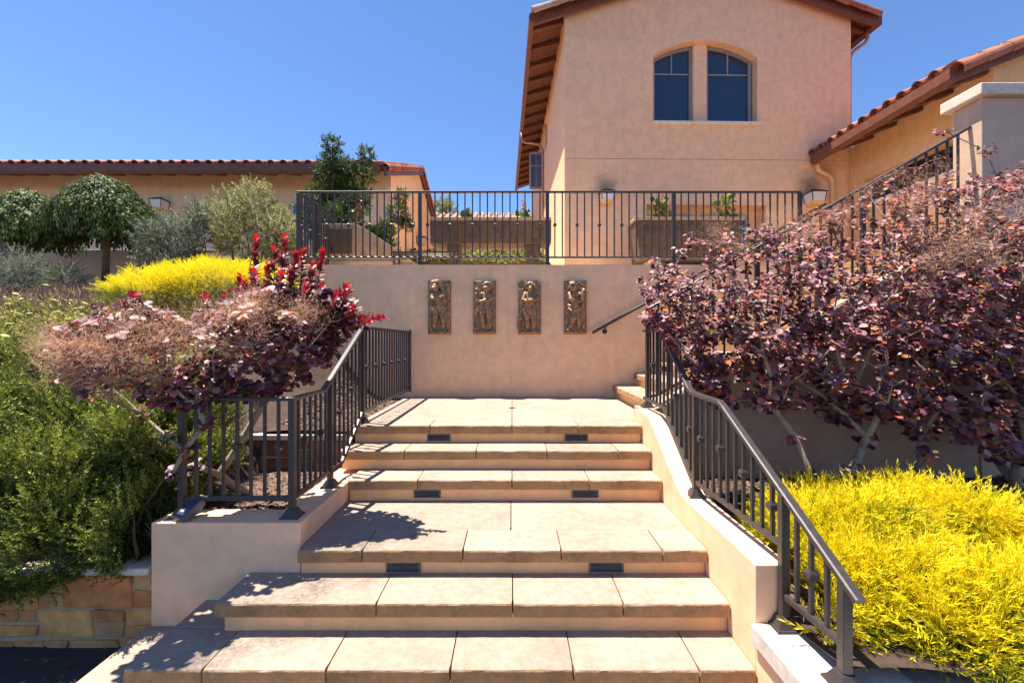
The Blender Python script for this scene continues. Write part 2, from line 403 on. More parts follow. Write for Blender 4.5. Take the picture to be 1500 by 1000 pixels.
# right flank wall (stringer)
t = thing('stair_flank_wall', 'sloping peach stucco flank wall on the right of the stairs', 'wall', (1.33, 3.4, ZG))
prof = [(2.335, ZG - .1), (2.335, -1.145), (3.30, -1.140), (3.37, -1.130), (3.44, -1.105), (3.52, -1.066), (4.14, -.708), (4.19, -.690), (4.25, -.684), (4.628, -.684), (4.628, ZG - .1)]
MB().prism(prof, 'x', 1.25, 1.43).build('wall', M['stucco'], t, .007)
# lower cheek wall with white cap
t = thing('lower_cheek_wall', 'low wall with a white stone cap at the right foot of the stairs', 'wall', (1.5, 1.8, ZG))
MB().box(1.252, 1.66, .9, 2.334, ZG - .1, -1.535).build('wall', M['stucco'], t)
MB().box(1.222, 1.70, .85, 1.62, -1.535, -1.44).build('cap', M['cap'], t, .006)
MB().box(1.222, 1.70, 1.624, 2.332, -1.535, -1.4405).build('cap', M['cap'], t, .006)
t = thing('kerb', 'grey concrete kerb in front of the right golden shrub', 'kerb', (3, 1.9, ZG))
for k in range(5):
    MB().box(1.704 + k * 1.2, 1.698 + (k + 1) * 1.2, 1.5, 2.07, ZG - .1, -1.452 + .001 * k).build('kerb_block', M['concrete'], t, .006)
# big retaining wall under the balcony rail
t = thing('retaining_wall', 'tall peach stucco retaining wall carrying the four bronze reliefs', 'wall', (0, 6.7, ZT))
MB().prism([(-3.24, 6.612), (8, 6.612), (8, 6.86), (-3.0, 6.86), (-3.0, 8.3), (-3.24, 8.3)], 'z', -1.3, 1.115).build('wall', M['stucco'], t, .008)
# side staircase rising to the right along that wall
ss = thing('side_staircase', 'narrow sandstone stairs rising right along the retaining wall', 'staircase', (2.5, 5.7, ZT))
for i in range(11):
    X = 1.457 + .307 * i; Z = ZT + .17 * (i + 1)
    R = Matrix(((0, 1, 0, 0), (-1, 0, 0, 0), (0, 0, 1, 0), (0, 0, 0, 1)))   # local y (tread depth) -> world x, local x -> -y
    for a, c in ((-6.606, -5.75), (-5.75, -4.885)): slab(a, c, X, X + .345, Z, .075, ss, R)
    MB().box(X + .04, X + .36, 4.89, 6.604, Z - .26, Z - .075).build('riser', M['riser'], ss)
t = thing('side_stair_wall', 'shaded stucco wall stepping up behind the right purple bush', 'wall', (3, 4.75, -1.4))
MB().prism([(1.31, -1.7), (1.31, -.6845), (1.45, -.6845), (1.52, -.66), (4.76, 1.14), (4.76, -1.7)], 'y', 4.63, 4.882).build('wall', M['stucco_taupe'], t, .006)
t = thing('parapet_pier', 'tall stucco pier with a cream cap above the right bush', 'pier', (6, 4.8, -1.4))
MB().box(4.764, 9, 4.612, 4.92, -1.7, 2.47).build('wall', M['stucco_pale'], t, .008)
MB().box(4.69, 9.05, 4.545, 4.99, 2.472, 2.59).build('cap', M['trim'], t, .012)

# ---- coursed stone walls
def stone(par, x0, x1, z0, z1, yf, dep=.12, mat='garden_stone'):
    j = lambda s: random.uniform(-s, s)
    b = MB(); f = random.uniform(0, .014); q = .008
    q = .013; vs = [(x0+j(q), yf-f+j(.006), z0+j(q)), (x1+j(q), yf-f+j(.006), z0+j(q)), (x1+j(q), yf+dep, z0), (x0+j(q), yf+dep, z0),
          (x0+j(q), yf-f+j(.006), z1+j(q)), (x1+j(q), yf-f+j(.006), z1+j(q)), (x1, yf+dep, z1), (x0, yf+dep, z1)]
    b.add(vs, [(0,3,2,1),(4,5,6,7),(0,1,5,4),(1,2,6,5),(2,3,7,6),(3,0,4,7)])
    return b.build('stone', M[mat], par, .008, 1)
def courses(par, x0, x1, zs, yf, wmin, wmax, gap=.006, mat='garden_stone'):
    for za, zb in zip(zs, zs[1:]):
        x = x1
        while x > x0:
            wd = random.uniform(wmin, wmax); xa = max(x0, x - wd)
            hi, lo = max(za, zb), min(za, zb)
            if wd > .12 and random.random() < .35 and hi - lo > .16:
                mid = lo + (hi - lo) * random.uniform(.35, .65)
                stone(par, xa + gap, x - gap, lo + gap, mid - gap, yf, mat=mat); stone(par, xa + gap, x - gap, mid + gap, hi - gap, yf, mat=mat)
            else: stone(par, xa + gap, x - gap, lo + gap, hi - gap, yf, mat=mat)
            x = xa
t = thing('garden_stone_wall', 'brown fieldstone wall under the green shrubs at left', 'wall', (-3.5, 3.0, ZG))
MB().box(-6.5, -2.345, 2.992, 3.3, ZG - .1, -1.51).build('mortar_bed', M['mortar'], t)
courses(t, -4.6, -2.35, [-1.515, -1.752, -1.945, -2.02], 2.985, .12, .46)
x = -2.346
while x > -5:
    l = random.uniform(.4, .7)
    MB().box(x - l + .004, x - .004, 2.93, 3.28, -1.508, -1.462).build('cap_stone', M['trim'], t, .007); x -= l
t = thing('low_bed_wall', 'low dark stone wall with pale cap behind the left stair railing', 'wall', (-2.2, 4.3, -1.2))
MB().box(-3.6, -1.56, 4.30, 4.42, -1.4, -.92).build('mortar_bed', M['mortar'], t)
courses(t, -3.4, -1.565, [-.925, -1.09, -1.26], 4.285, .16, .4, mat='dark_stone')
for k in range(4): MB().box(-3.4 + k * .46, -2.944 + k * .46, 4.25, 4.46, -.922, -.872).build('cap_stone', M['cap'], t, .006)

# ================================================================== IRON RAILINGS
BAL = MB().box(-.009, .009, -.009, .009, 0, 1).mesh('baluster', M['iron'])
_c = MB(); _c.frustum((0, 0), .028, .046, -.024, -.010); _c.frustum((0, 0), .046, .046, -.010, .010); _c.frustum((0, 0), .046, .028, .010, .024)
COLLAR = _c.mesh('collar', M['iron'])
def baluster(par, x, y, z0, z1, rot, collar, frac=.52, sc=1.0):
    o = inst('baluster', BAL, par, Matrix.Translation((x, y, z0)) @ Matrix.Rotation(rot, 4, 'Z') @ Matrix.Diagonal((sc, sc, z1 - z0, 1)))
    if collar: inst('collar', COLLAR, o, Matrix.Translation((x, y, z0 + (z1 - z0) * frac)) @ Matrix.Rotation(rot, 4, 'Z'))
def post(par, x, y, z0, z1, w_=.042, plate=True, big=False):
    o = MB().box(x-w_/2, x+w_/2, y-w_/2, y+w_/2, z0, z1).build('post', M['iron'], par, .003, 1)
    if plate:
        b = MB(); b.frustum((x, y), .125, .115, z0, z0 + .012); b.frustum((x, y), .1, .056, z0 + .012, z0 + .055)
        b.build('base_plate', M['iron'], o)
def rail_line(par, name, pts, w_, h_):
    # one continuous bar through the points with mitred corners
    pts = [Vector(p) for p in pts]; n = len(pts); b = MB(); vs = []
    for i, p in enumerate(pts):
        t0 = (pts[i] - pts[i-1]).normalized() if i else (pts[1] - pts[0]).normalized()
        t1 = (pts[i+1] - pts[i]).normalized() if i < n - 1 else t0
        t = (t0 + t1).normalized(); s = 1 / max(.5, t.dot(t0))
        x = t.cross(Vector((0, 0, 1))).normalized(); z = x.cross(t)
        hor = abs(t0.z) < 1e-4 and abs(t1.z) < 1e-4
        sx, sz = (s, 1) if hor else (1, s)
        for a, c in ((-.5, -.5), (.5, -.5), (.5, .3), (.34, .5), (-.34, .5), (-.5, .3)): vs.append(p + x * a * w_ * sx + z * c * h_ * sz)
    fs = [(i*6+k, i*6+(k+1)%6, (i+1)*6+(k+1)%6, (i+1)*6+k) for i in range(n-1) for k in range(6)]
    fs += [tuple(range(5, -1, -1)), tuple(range((n-1)*6, n*6))]
    b.add(vs, fs); return b.build(name, M['iron'], par)
def bars(par, p, q, n, top, bot, first=1, step=3, frac=.52):
    p, q = Vector(p), Vector(q); rot = math.atan2(q.y - p.y, q.x - p.x)
    for k in range(1, n + 1):
        s = k / (n + 1); c = p.lerp(q, s)
        key = c.y if abs(q.y - p.y) > abs(q.x - p.x) else c.x
        baluster(par, c.x, c.y, bot(key), top(key), rot, (k % step) == first, frac)
def fn(pts):
    pts = sorted(pts); return lambda v: lerp_pts(pts, v)

# left stair railing: front return, flat, ramp, landing
t = thing('stair_railing', 'dark iron railing along the left of the stairs and round the planter', 'railing', (-1.477, 3.06, PT))
LX = -1.477
topL = [(3.06, -.385), (3.56, -.385), (4.5, .140), (6.60, .140)]
rail_line(t, 'top_rail', [(-2.216, 3.06, -.385)] + [(LX, y, z) for y, z in topL], .044, .026)
botL = [(3.06, -1.052), (3.95, -1.045), (4.5, -.690), (6.60, -.685)]
rail_line(t, 'bottom_rail', [(-2.216, 3.06, -1.052)] + [(LX, y, z) for y, z in botL], .028, .026)
post(t, -2.216, 3.06, PT, -.372); post(t, LX, 3.06, PT, -.372); post(t, LX, 3.70, PT, -.31); post(t, LX, 4.5, ZT, .15)
MB().box(LX-.012, LX+.012, 6.585, 6.611, -.73, .17).build('wall_fixing', M['iron'], t)
tf, bf = fn(topL), fn(botL)
bars(t, (-2.216, 3.06, 0), (LX, 3.06, 0), 7, lambda v: -.39, lambda v: -1.05, 1)
bars(t, (LX, 3.06, 0), (LX, 3.70, 0), 6, tf, bf, 2)
bars(t, (LX, 3.70, 0), (LX, 4.5, 0), 7, tf, bf, 2)
bars(t, (LX, 4.5, 0), (LX, 6.6, 0), 18, tf, bf, 1)
# right stair railing
t = thing('stair_railing', 'dark iron railing ramping down the right of the stairs', 'railing', (1.36, 3.4, -1.14))
def rx(y): return 1.355 if y > 2.6 else 1.355 + (2.6 - y) * .06
topR = [(1.83, -1.045), (2.90, -.42), (2.96, -.395), (3.40, -.385), (3.47, -.36), (4.05, .06), (4.12, .10), (4.66, .11)]
rail_line(t, 'top_rail', [(rx(y), y, z) for y, z in topR], .046, .028)
rail_line(t, 'bottom_rail', [(rx(y), y, z) for y, z in [(1.93, -1.27), (2.29, -1.277)]], .028, .03)
botR = [(2.32, -1.03), (3.40, -1.03), (4.06, -.585), (4.66, -.575)]
rail_line(t, 'bottom_rail', [(rx(y), y, z) for y, z in botR], .028, .028)
tf = fn(topR)
post(t, rx(1.91), 1.91, -1.44, tf(1.91) - .005); post(t, rx(2.30), 2.30, -1.44, tf(2.30)); post(t, rx(3.36), 3.36, -1.14, tf(3.36))
bars(t, (rx(1.91), 1.91, 0), (rx(2.30), 2.30, 0), 3, tf, lambda v: -1.27, 2, 3, .5)
bars(t, (rx(2.30), 2.30, 0), (rx(3.36), 3.36, 0), 10, tf, fn(botR), 1)
bars(t, (rx(3.36), 3.36, 0), (1.355, 4.66, 0), 12, tf, fn(botR), 1)
# guard of the side stairs
t = thing('stair_guard_railing', 'dark iron guard railing climbing right through the purple bush', 'railing', (1.40, 4.70, -.684))
GY = 4.735
gt = [(1.41, .335), (4.74, 2.215)]
rail_line(t, 'top_rail', [(1.41, GY, .335), (4.76, GY, 2.225)], .044, .028)
rail_line(t, 'bottom_rail', [(1.41, GY, -.575), (1.5, GY, -.56), (4.76, GY, 1.26)], .028, .026)
post(t, 1.41, GY, -.684, .345); post(t, 2.55, GY, -.10, .975); post(t, 3.65, GY, .51, 1.6)
gtf, gbf = fn(gt), fn([(1.41, -.575), (1.5, -.56), (4.76, 1.26)])
for a, c in ((1.41, 2.55), (2.55, 3.65), (3.65, 4.75)): bars(t, (a, GY, 0), (c, GY, 0), 9, gtf, gbf, 1)
# handrail on the wall
t = thing('wall_handrail', 'dark round handrail sloping up the retaining wall beside the reliefs', 'handrail', (1.2, 6.55, .1))
MB().tube([(1.155, 6.535, .125), (1.20, 6.535, .15), (4.5, 6.535, 1.975)], .021, 10).build('rail', M['iron'], t, smooth=True)
for x in (1.345, 2.9):
    z = .15 + (x - 1.2) * .553
    MB().tube([(x, 6.535, z - .015), (x, 6.54, z - .07), (x, 6.595, z - .085)], .009, 8).build('bracket', M['iron'], t)
    MB().tube([(x, 6.60, z - .085), (x, 6.6115, z - .085)], .034, 16).build('wall_plate', M['black'], t)
# balcony railing
t = thing('balcony_railing', 'long dark iron balcony railing on top of the retaining wall', 'railing', (0, 6.74, 1.115))
BY = 6.74
rail_line(t, 'top_rail', [(-3.13, 8.1, 2.21), (-3.13, BY - .14, 2.21)], .04, .026) if False else None
rail_line(t, 'top_rail', [(-3.13, 8.05, 2.21), (-3.26 + .10, BY, 2.21), (4.27, BY, 2.21)], .044, .028)
rail_line(t, 'bottom_rail', [(-3.13, 8.05, 1.243), (-3.16, BY, 1.243), (4.27, BY, 1.243)], .03, .026)
PX = [-3.16, -1.362, .525, 2.395, 4.262]
for x in PX: post(t, x, BY, 1.115, 2.2, .05)
for y in (7.3, 8.05): post(t, -3.135, y, 1.115, 2.2, .05)
for a, c in zip(PX, PX[1:]): bars(t, (a, BY, 0), (c, BY, 0), 16, lambda v: 2.2, lambda v: 1.245, 1, 3, .50)
bars(t, (-3.16, BY, 0), (-3.14, 7.3, 0), 5, lambda v: 2.2, lambda v: 1.245, 1, 3, .5)
bars(t, (-3.14, 7.3, 0), (-3.13, 8.05, 0), 7, lambda v: 2.2, lambda v: 1.245, 1, 3, .5)
# ================================================================== BUILDINGS
def cap_tile(r0=.098, r1=.078, L=.42, n=8, th=.013, inv=False):
    b = MB(); vs = []
    for y, r in ((0, r0), (L, r1)):
        for rr in (r, r - th):
            for k in range(n + 1):
                g = math.pi * k / n; vs.append((rr * math.cos(g), y, (-1 if inv else 1) * rr * math.sin(g) * .92))
    m = n + 1
    fs = []
    for k in range(n):
        fs += [(k, k+1, 2*m+k+1, 2*m+k), (m+k+1, m+k, 3*m+k, 3*m+k+1), (k+1, k, m+k, m+k+1), (2*m+k, 2*m+k+1, 3*m+k+1, 3*m+k)]
    fs += [(0, 2*m, 3*m, m), (n, m+n, 3*m+n, 2*m+n)]
    b.add(vs, fs); return b
TILE = {k: cap_tile().mesh('roof_tile', M[k]) for k in ('tile', 'tile_old')}
PANB = cap_tile(.09, .09, .42, 6, .012, True)
def frame_mat(o, u, v, nn): return Matrix(((u[0], v[0], nn[0], o[0]), (u[1], v[1], nn[1], o[1]), (u[2], v[2], nn[2], o[2]), (0, 0, 0, 1)))
def joined(par, name, src, mats, mat):
    A = np.array(src.v); Fs = src.f; Vs = []; out = []
    for q in mats:
        R = np.array(q); b = len(Vs) * len(A); Vs.append(A @ R[:3, :3].T + R[:3, 3]); out += [tuple(i + b for i in f) for f in Fs]
    if not Vs: return
    me = bpy.data.meshes.new(name); me.from_pydata(np.concatenate(Vs).tolist(), [], out); me.materials.append(mat)
    bm = bmesh.new(); bm.from_mesh(me); bmesh.ops.recalc_face_normals(bm, faces=bm.faces); bm.to_mesh(me); bm.free()
    o = inst(name, me, par); o['kind'] = 'stuff'; return o
def tile_roof(par, O, u, v, W, L, mat='tile', pitch=.28, xf=None, eave=True, rake0=False, rake1=False, inset=0):
    O, u, v = Vector(O), Vector(u).normalized(), Vector(v).normalized(); nn = u.cross(v)
    xf = xf or Matrix.Identity(4); nu = int(round(W / pitch)); p = W / nu; rl = .36; nv = int(round(L / rl)); rl = L / nv
    rest, pans = [], []
    for i in range(nu + 1):
        rk = (i == 0 and rake0) or (i == nu and rake1)
        for j in range(nv):
            jit = Matrix.Rotation(random.uniform(-.03, .03), 4, 'Z') @ Matrix.Rotation(random.uniform(-.012, .012) + .03, 4, 'X')
            sd_ = -1 if i == 0 else 1
            if rk: q = xf @ frame_mat(O + u * (i * p + sd_ * .045) + v * (j * rl - random.uniform(0, .02)) - nn * .03, u, v, nn) @ Matrix.Rotation(sd_ * .75, 4, 'Y') @ Matrix.Diagonal((1.15, 1.1, 1.15, 1)) @ jit
            else: q = xf @ frame_mat(O + u * i * p + v * (j * rl - random.uniform(0, .02)) + nn * .055, u, v, nn) @ jit
            if (j == 0 and eave) or rk: inst('roof_tile', TILE[mat], par, q)
            else: rest.append(q)
            if i < nu: pans.append(xf @ frame_mat(O + u * (i + .5) * p + v * j * rl + nn * .085, u, v, nn) @ Matrix.Rotation(.03, 4, 'X'))
    if eave:
        mb = MB(xf); a_ = O + v * .06; c_ = O + u * W + v * .06; mb.add([a_, c_, c_ + nn*.11, a_ + nn*.11, a_ + v*.03, c_ + v*.03, c_ + nn*.11 + v*.03, a_ + nn*.11 + v*.03], [(0,1,2,3),(7,6,5,4),(0,4,5,1),(3,2,6,7),(0,3,7,4),(1,5,6,2)]); mb.build('eave_closure', M[mat], par)
    joined(par, 'tile_field', cap_tile(), rest, M[mat]); joined(par, 'pan_tile_field', PANB, pans, M[mat])
def holed(par, name, mat, outer, hole, mp, t0, t1, bev=0):   # panel with an opening; mp(u, v, t) -> point
    o = [Vector((u, v, 0)) for u, v in outer]; h = [Vector((u, v, 0)) for u, v in hole]
    tr = tessellate_polygon([o, h]); al = outer + hole; n, k = len(outer), len(hole); N = n + k
    vs = [mp(u, v, t0) for u, v in al] + [mp(u, v, t1) for u, v in al]
    fs = [tuple(t) for t in tr] + [tuple(N + i for i in reversed(t)) for t in tr]
    fs += [(i, (i+1) % n, N + (i+1) % n, N + i) for i in range(n)]
    fs += [(n + i, N + n + i, N + n + (i+1) % k, n + (i+1) % k) for i in range(k)]
    return MB().add(vs, fs).build(name, mat, par)
def ring(par, name, mat, outer, inner, mp, t0, t1):
    n = len(outer); al = outer + inner
    vs = [mp(u, v, t0) for u, v in al] + [mp(u, v, t1) for u, v in al]; N = 2 * n; fs = []
    for i in range(n):
        j = (i + 1) % n
        fs += [(i, j, n+j, n+i), (N+j, N+i, N+n+i, N+n+j), (i, N+i, N+j, j), (n+i, n+j, N+n+j, N+n+i)]
    return MB().add(vs, fs).build(name, mat, par)
def lantern(p, nrm, label, s=1.0):
    # wall lantern: plate, flared black hood, frosted tapered glass, amber base
    p = Vector(p); nrm = Vector(nrm).normalized(); sx = nrm.cross(Vector((0, 0, 1)))
    t = thing('wall_lantern', label, 'lantern', p, 'wall lanterns of the houses')
    def fr(name, mat, c, w0, w1, z0, z1):
        b = MB(); q = [(-1, -1), (1, -1), (1, 1), (-1, 1)]
        vs = [c + sx * a * w_ / 2 + nrm * e * w_ / 2 + Vector((0, 0, z)) for w_, z in ((w0, z0), (w1, z1)) for a, e in q]
        b.add(vs, [(0,3,2,1),(4,5,6,7),(0,1,5,4),(1,2,6,5),(2,3,7,6),(3,0,4,7)]); return b.build(name, mat, t, .004, 1)
    c = p + nrm * .17 * s
    b = MB(); b.bar(p + nrm * .002 + Vector((0, 0, -.12*s)), p + nrm * .002 + Vector((0, 0, .12*s)), .12*s, .02); b.build('back_plate', M['black'], t)
    MB().tube([p + Vector((0, 0, .1*s)), p + nrm * .09*s + Vector((0, 0, .19*s)), c + Vector((0, 0, .14*s))], .011*s, 6).build('arm', M['black'], t)
    fr('hood', M['black'], c, .34*s, .12*s, .085*s, .145*s); fr('hood_rim', M['black'], c, .345*s, .345*s, .075*s, .0845*s)
    fr('glass_body', M['lamp_glass'], c, .25*s, .30*s, -.115*s, .0745*s); fr('amber_base', M['lamp_amber'], c, .20*s, .252*s, -.165*s, -.1155*s)
    for a in (-1, 1):
        for e in (-1, 1):
            MB().bar(c + sx*a*.126*s + nrm*e*.126*s + Vector((0,0,-.115*s)), c + sx*a*.151*s + nrm*e*.151*s + Vector((0,0,.075*s)), .012*s, .012*s, (1, .3, 0)).build('corner_bar', M['black'], t)
def soot(*a): pass

# ---------------- two-storey house
HX = Matrix.Translation((1.062, 9.2, 0)) @ Matrix.Rotation(math.radians(1.2), 4, 'Z')
hp = lambda u, v, t: tuple(HX @ Vector((u, t, v)))
house = thing('house', 'two-storey peach stucco gable house with an arched upper window', 'house', (3.9, 9.3, TERR))
HW = 5.88; EZ = 6.66; SL = .33; AP = EZ + SL * HW / 2
ac, asag, az = 1.0675, .325, 6.115; ar = (ac*ac + asag*asag) / (2 * asag); um = 2.8735
arch = lambda u: az - ar + math.sqrt(ar*ar - (u - um)**2)
NB = 20
hole = [(um - ac, 4.45), (um + ac, 4.45)] + [(um + ac - 2*ac*i/NB, arch(um + ac - 2*ac*i/NB)) for i in range(NB + 1)]
holed(house, 'upper_wall', M['stucco_house'], [(0, 3.706), (HW, 3.706), (HW, EZ), (HW/2, AP), (0, EZ)], hole, hp, 0, .3)
h2 = [(1.67, 1.75), (4.12, 1.75), (4.12, 2.78), (1.67, 2.78)]
holed(house, 'lower_wall', M['stucco_house'], [(0, .8), (HW, .8), (HW, 3.694), (0, 3.694)], h2, hp, 0, .3)
MB(HX).box(.02, HW-.02, .012, .29, 3.69, 3.71).build('wall_joint', M['stucco_grey'], house)
holed(house, 'side_wall', M['stucco_house'], [(.3, .8), (9.6, .8), (9.6, EZ), (.3, EZ)], [(3.5, 5.55), (4.3, 5.55), (4.3, 6.45), (3.5, 6.45)], lambda u, v, t: tuple(HX @ Vector((t, u, v))), 0.0, .25)
MB(HX).box(HW-.25, HW, .301, 9.6, .8, EZ).build('side_wall', M['stucco_house'], house)
MB(HX).prism([(0, .8), (HW, .8), (HW, EZ), (HW/2, AP), (0, EZ)], 'y', 9.601, 9.8).build('rear_wall', M['stucco_house'], house)
MB(HX).box(1.78, 4.0, -.07, .22, 4.395, 4.452).build('window_sill', M['sill'], house, .006)
MB(HX).prism([(2.67, 4.452), (2.945, 4.452), (2.945, arch(2.945)), (2.8735, arch(2.8735)), (2.67, arch(2.67))], 'y', .10, .3).build('mullion', M['stucco_house'], house)
def arched_window(u0, u1):
    n = 8; fw = .055; z0 = 4.454; top = lambda u: arch(u) - .012
    us = [u1 + (u0 - u1) * i / n for i in range(n + 1)]
    outer = [(u0, z0), (u1, z0)] + [(u, top(u)) for u in us]
    inn = [u1 - fw + (u0 - u1 + 2*fw) * i / n for i in range(n + 1)]
    inner = [(u0+fw, z0+fw), (u1-fw, z0+fw)] + [(u, top(u) - fw) for u in inn]
    wn = ring(house, 'window', M['frame'], outer, inner, hp, .17, .25)
    a, c = u0 + fw, u1 - fw; zm = 5.535; um_ = (a + c) / 2; g = .011
    def pane(poly): MB(HX).prism(poly, 'y', .215, .222).build('pane', M['glass'], wn)
    pane([(a, z0+fw), (c, z0+fw), (c, zm-g), (a, zm-g)])
    for p, q in ((a, um_-g), (um_+g, c)):
        pane([(p, zm+g), (q, zm+g)] + [(q + (p-q)*i/5, top(q + (p-q)*i/5) - fw) for i in range(6)])
    MB(HX).box(a, c, .195, .225, zm-g, zm+g).build('muntin', M['muntin'], wn)
    MB(HX).box(um_-g, um_+g, .196, .226, zm+g, top(um_)-fw).build('muntin', M['muntin'], wn)
arched_window(1.835, 2.668); arched_window(2.947, 3.905)
for a, c in ((2.2, 2.75), (2.9, 3.85)):
    wn = ring(house, 'window', M['frame'], [(a, 1.75), (c, 1.75), (c, 2.63), (a, 2.63)], [(a+.06, 1.81), (c-.06, 1.81), (c-.06, 2.57), (a+.06, 2.57)], hp, .18, .26)
    MB(HX).box(a+.06, c-.06, .225, .23, 1.81, 2.57).build('pane', M['glass_blue'], wn)
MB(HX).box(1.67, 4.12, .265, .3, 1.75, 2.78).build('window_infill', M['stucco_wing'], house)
wn = MB(HX).box(.12, .16, 3.5, 4.3, 5.55, 6.45).build('window', M['frame'], house)
MB(HX).box(.115, .119, 3.58, 4.22, 5.63, 6.37).build('pane', M['glass'], wn)
# open casement on the side wall
sash = MB(HX); sy = 4.9
for bx in ((-.42, 0, 4.72, 4.78), (-.42, 0, 5.80, 5.86), (-.42, 0, 5.42, 5.45)): sash.box(bx[0], bx[1], sy, sy+.045, bx[2], bx[3])
for bx in ((-.42, -.37), (-.05, 0), (-.225, -.205)): sash.box(bx[0], bx[1], sy+.002, sy+.043, 4.78, 5.80)
so = sash.build('casement_sash', M['glass_blue'] if False else M['frame'], house)
for a, c in ((-.37, -.225), (-.205, -.05)):
    for z0, z1 in ((4.78, 5.42), (5.45, 5.80)): MB(HX).box(a, c, sy+.02, sy+.025, z0, z1).build('pane', M['glass_blue'], so)
# roof
roof = MB(HX)
r0, r1 = -.16, 10.1; OVL, OVR = .63, .42
for sgn in (-1, 1):
    ov = OVL if sgn < 0 else OVR; e = -ov if sgn < 0 else HW + ov; m_ = HW / 2
    poly = [(e, EZ - ov*SL), (m_, AP), (m_, AP + .07), (e, EZ - ov*SL + .07)]
    MB(HX).prism(poly, 'y', r0, r1).build('roof_deck', M['wood'], house)
    MB(HX).prism([(e, EZ - ov*SL - .16), (m_, AP - .17), (m_, AP - .003), (e, EZ - ov*SL - .003)], 'y', r0, r0 + .07).build('rake_board', M['fascia'], house)
    f0 = e - .09 if sgn < 0 else e
    g = MB(HX); zz = EZ - ov*SL
    g.prism([(f0, zz - .10), (f0 + .09, zz - .14), (f0 + .09, zz + .055), (f0 + .01, zz + .055), (f0 - .012 if sgn < 0 else f0, zz - .02)], 'y', r0 - .01, r1)
    g.build('gutter', M['fascia'], house)
    k = 0; y = r0 + .3
    while y < r1 - .1:
        a, c = (e + .01, 0) if sgn < 0 else (HW, e - .01)
        za, zc = (EZ - ov*SL, EZ) if sgn < 0 else (EZ, EZ - ov*SL)
        lowa = .13 if sgn > 0 else .09; lowc = .09 if sgn > 0 else .13
        MB(HX).prism([(a, za - lowa), (c, zc - lowc), (c, zc - .002), (a, za - .002)], 'y', y, y + .10).build('rafter_tail', M['wood'], house, .012, 1)
        y += .62
q = math.sqrt(1 + SL*SL)
tile_roof(house, (HW + OVR + .02, r0 + .03, EZ - OVR*SL + .05), (0, 1, 0), (-1, 0, SL), r1 - r0, (HW/2 + OVR) * q, 'tile', .28, HX, True, True, False)
tile_roof(house, (-OVL - .02, r1 - .03, EZ - OVL*SL + .05), (0, -1, 0), (1, 0, SL), r1 - r0, (HW/2 + OVL) * q, 'tile_old', .28, HX, True, False, True)
# downspouts
def pipe(par, pts, r, mat):
    P = [Vector(p) for p in pts]; out = [P[0]]
    for i in range(1, len(P) - 1):
        a, c, e = P[i-1], P[i], P[i+1]; l = min((c-a).length, (e-c).length) * .4
        s, f = c + (a-c).normalized()*l, c + (e-c).normalized()*l
        for k in range(5):
            t_ = k / 4; out.append(s*(1-t_)**2 + c*2*t_*(1-t_) + f*t_*t_)
    out.append(P[-1]); return MB().tube(out, r, 8).build('downspout', mat, par, smooth=True)
pipe(house, [HX @ Vector((-.68, 4.55, 6.30)), HX @ Vector((-.66, 4.55, 6.0)), HX @ Vector((-.04, 4.55, 5.95)), HX @ Vector((-.04, 4.55, 1.1))], .035, M['copper'])
pipe(house, [HX @ Vector((HW+.44, .1, 6.45)), HX @ Vector((HW+.42, .1, 6.2)), HX @ Vector((HW+.05, .1, 5.95)), HX @ Vector((HW+.05, .1, 4.4))], .035, M['copper'])
pipe(house, [(6.17, 9.18, 3.62), (6.17, 9.18, 3.45), (6.50, 9.22, 3.33), (6.50, 9.22, 1.1)], .045, M['stucco_wing'])
lantern(HX @ Vector((.82, 0, 2.90)), HX.to_3x3() @ Vector((0, -1, 0)), 'black hooded wall lantern with frosted glass on the house front, left of the windows', .85)
lantern(HX @ Vector((5.02, 0, 2.90)), HX.to_3x3() @ Vector((0, -1, 0)), 'black hooded wall lantern beside the curved downspout at the house corner', .95)

# ---------------- single-storey wing on the right
wing = thing('wing_building', 'low peach wing with terracotta roof right of the house', 'building', (8, 8, TERR))
wp = lambda u, v, t: (t, u, v)
holed(wing, 'side_wall', M['stucco_wing'], [(6.72, .8), (9.25, .8), (9.25, 3.92), (6.72, 3.92)], [(6.95, 2.66), (9.0, 2.66), (9.0, 3.16), (6.95, 3.16)], wp, 6.87, 7.12)
ib = MB(); ib.box(8.9, 8.95, 6.75, 9.2, 1.2, 3.4); ib.box(7.12, 8.9, 6.75, 9.2, 3.35, 3.4); ib.box(7.12, 8.9, 6.75, 9.2, 1.2, 1.25); ib.box(7.12, 8.9, 6.76, 6.80, 1.25, 3.35); ib.box(7.12, 8.9, 9.16, 9.2, 1.25, 3.35); ib.build('porch_room', M['interior'], wing)
MB().box(6.82, 7.05, 6.93, 9.02, 2.60, 2.665).build('opening_sill', M['sill'], wing, .005)
MB().prism([(6.871, .8), (13, .8), (13, 6.35), (6.871, 3.92)], 'y', 6.5, 6.719).build('gable_wall', M['stucco_wing'], wing)
ws = .40; we = 6.12; wz = 3.70
MB().prism([(we, wz), (13, wz + (13-we)*ws), (13, wz + (13-we)*ws + .07), (we, wz + .07)], 'y', 6.30, 9.24).build('roof_deck', M['wood'], wing)
MB().prism([(we, wz-.11), (13, wz + (13-we)*ws - .13), (13, wz + (13-we)*ws - .002), (we, wz-.002)], 'y', 6.30, 6.36).build('rake_board', M['fascia'], wing)
MB().prism([(we-.09, wz-.08), (we-.06, wz-.13), (we, wz-.13), (we, wz+.06), (we-.09, wz+.06)], 'y', 6.27, 9.20).build('gutter', M['fascia'], wing)
y = 6.55
while y < 9.1:
    MB().prism([(we+.03, wz-.10), (6.87, wz + .75*ws - .14), (6.87, wz + .75*ws - .003), (we+.03, wz+.012-.003)], 'y', y, y+.11).build('rafter_tail', M['wood'], wing, .012, 1); y += .52
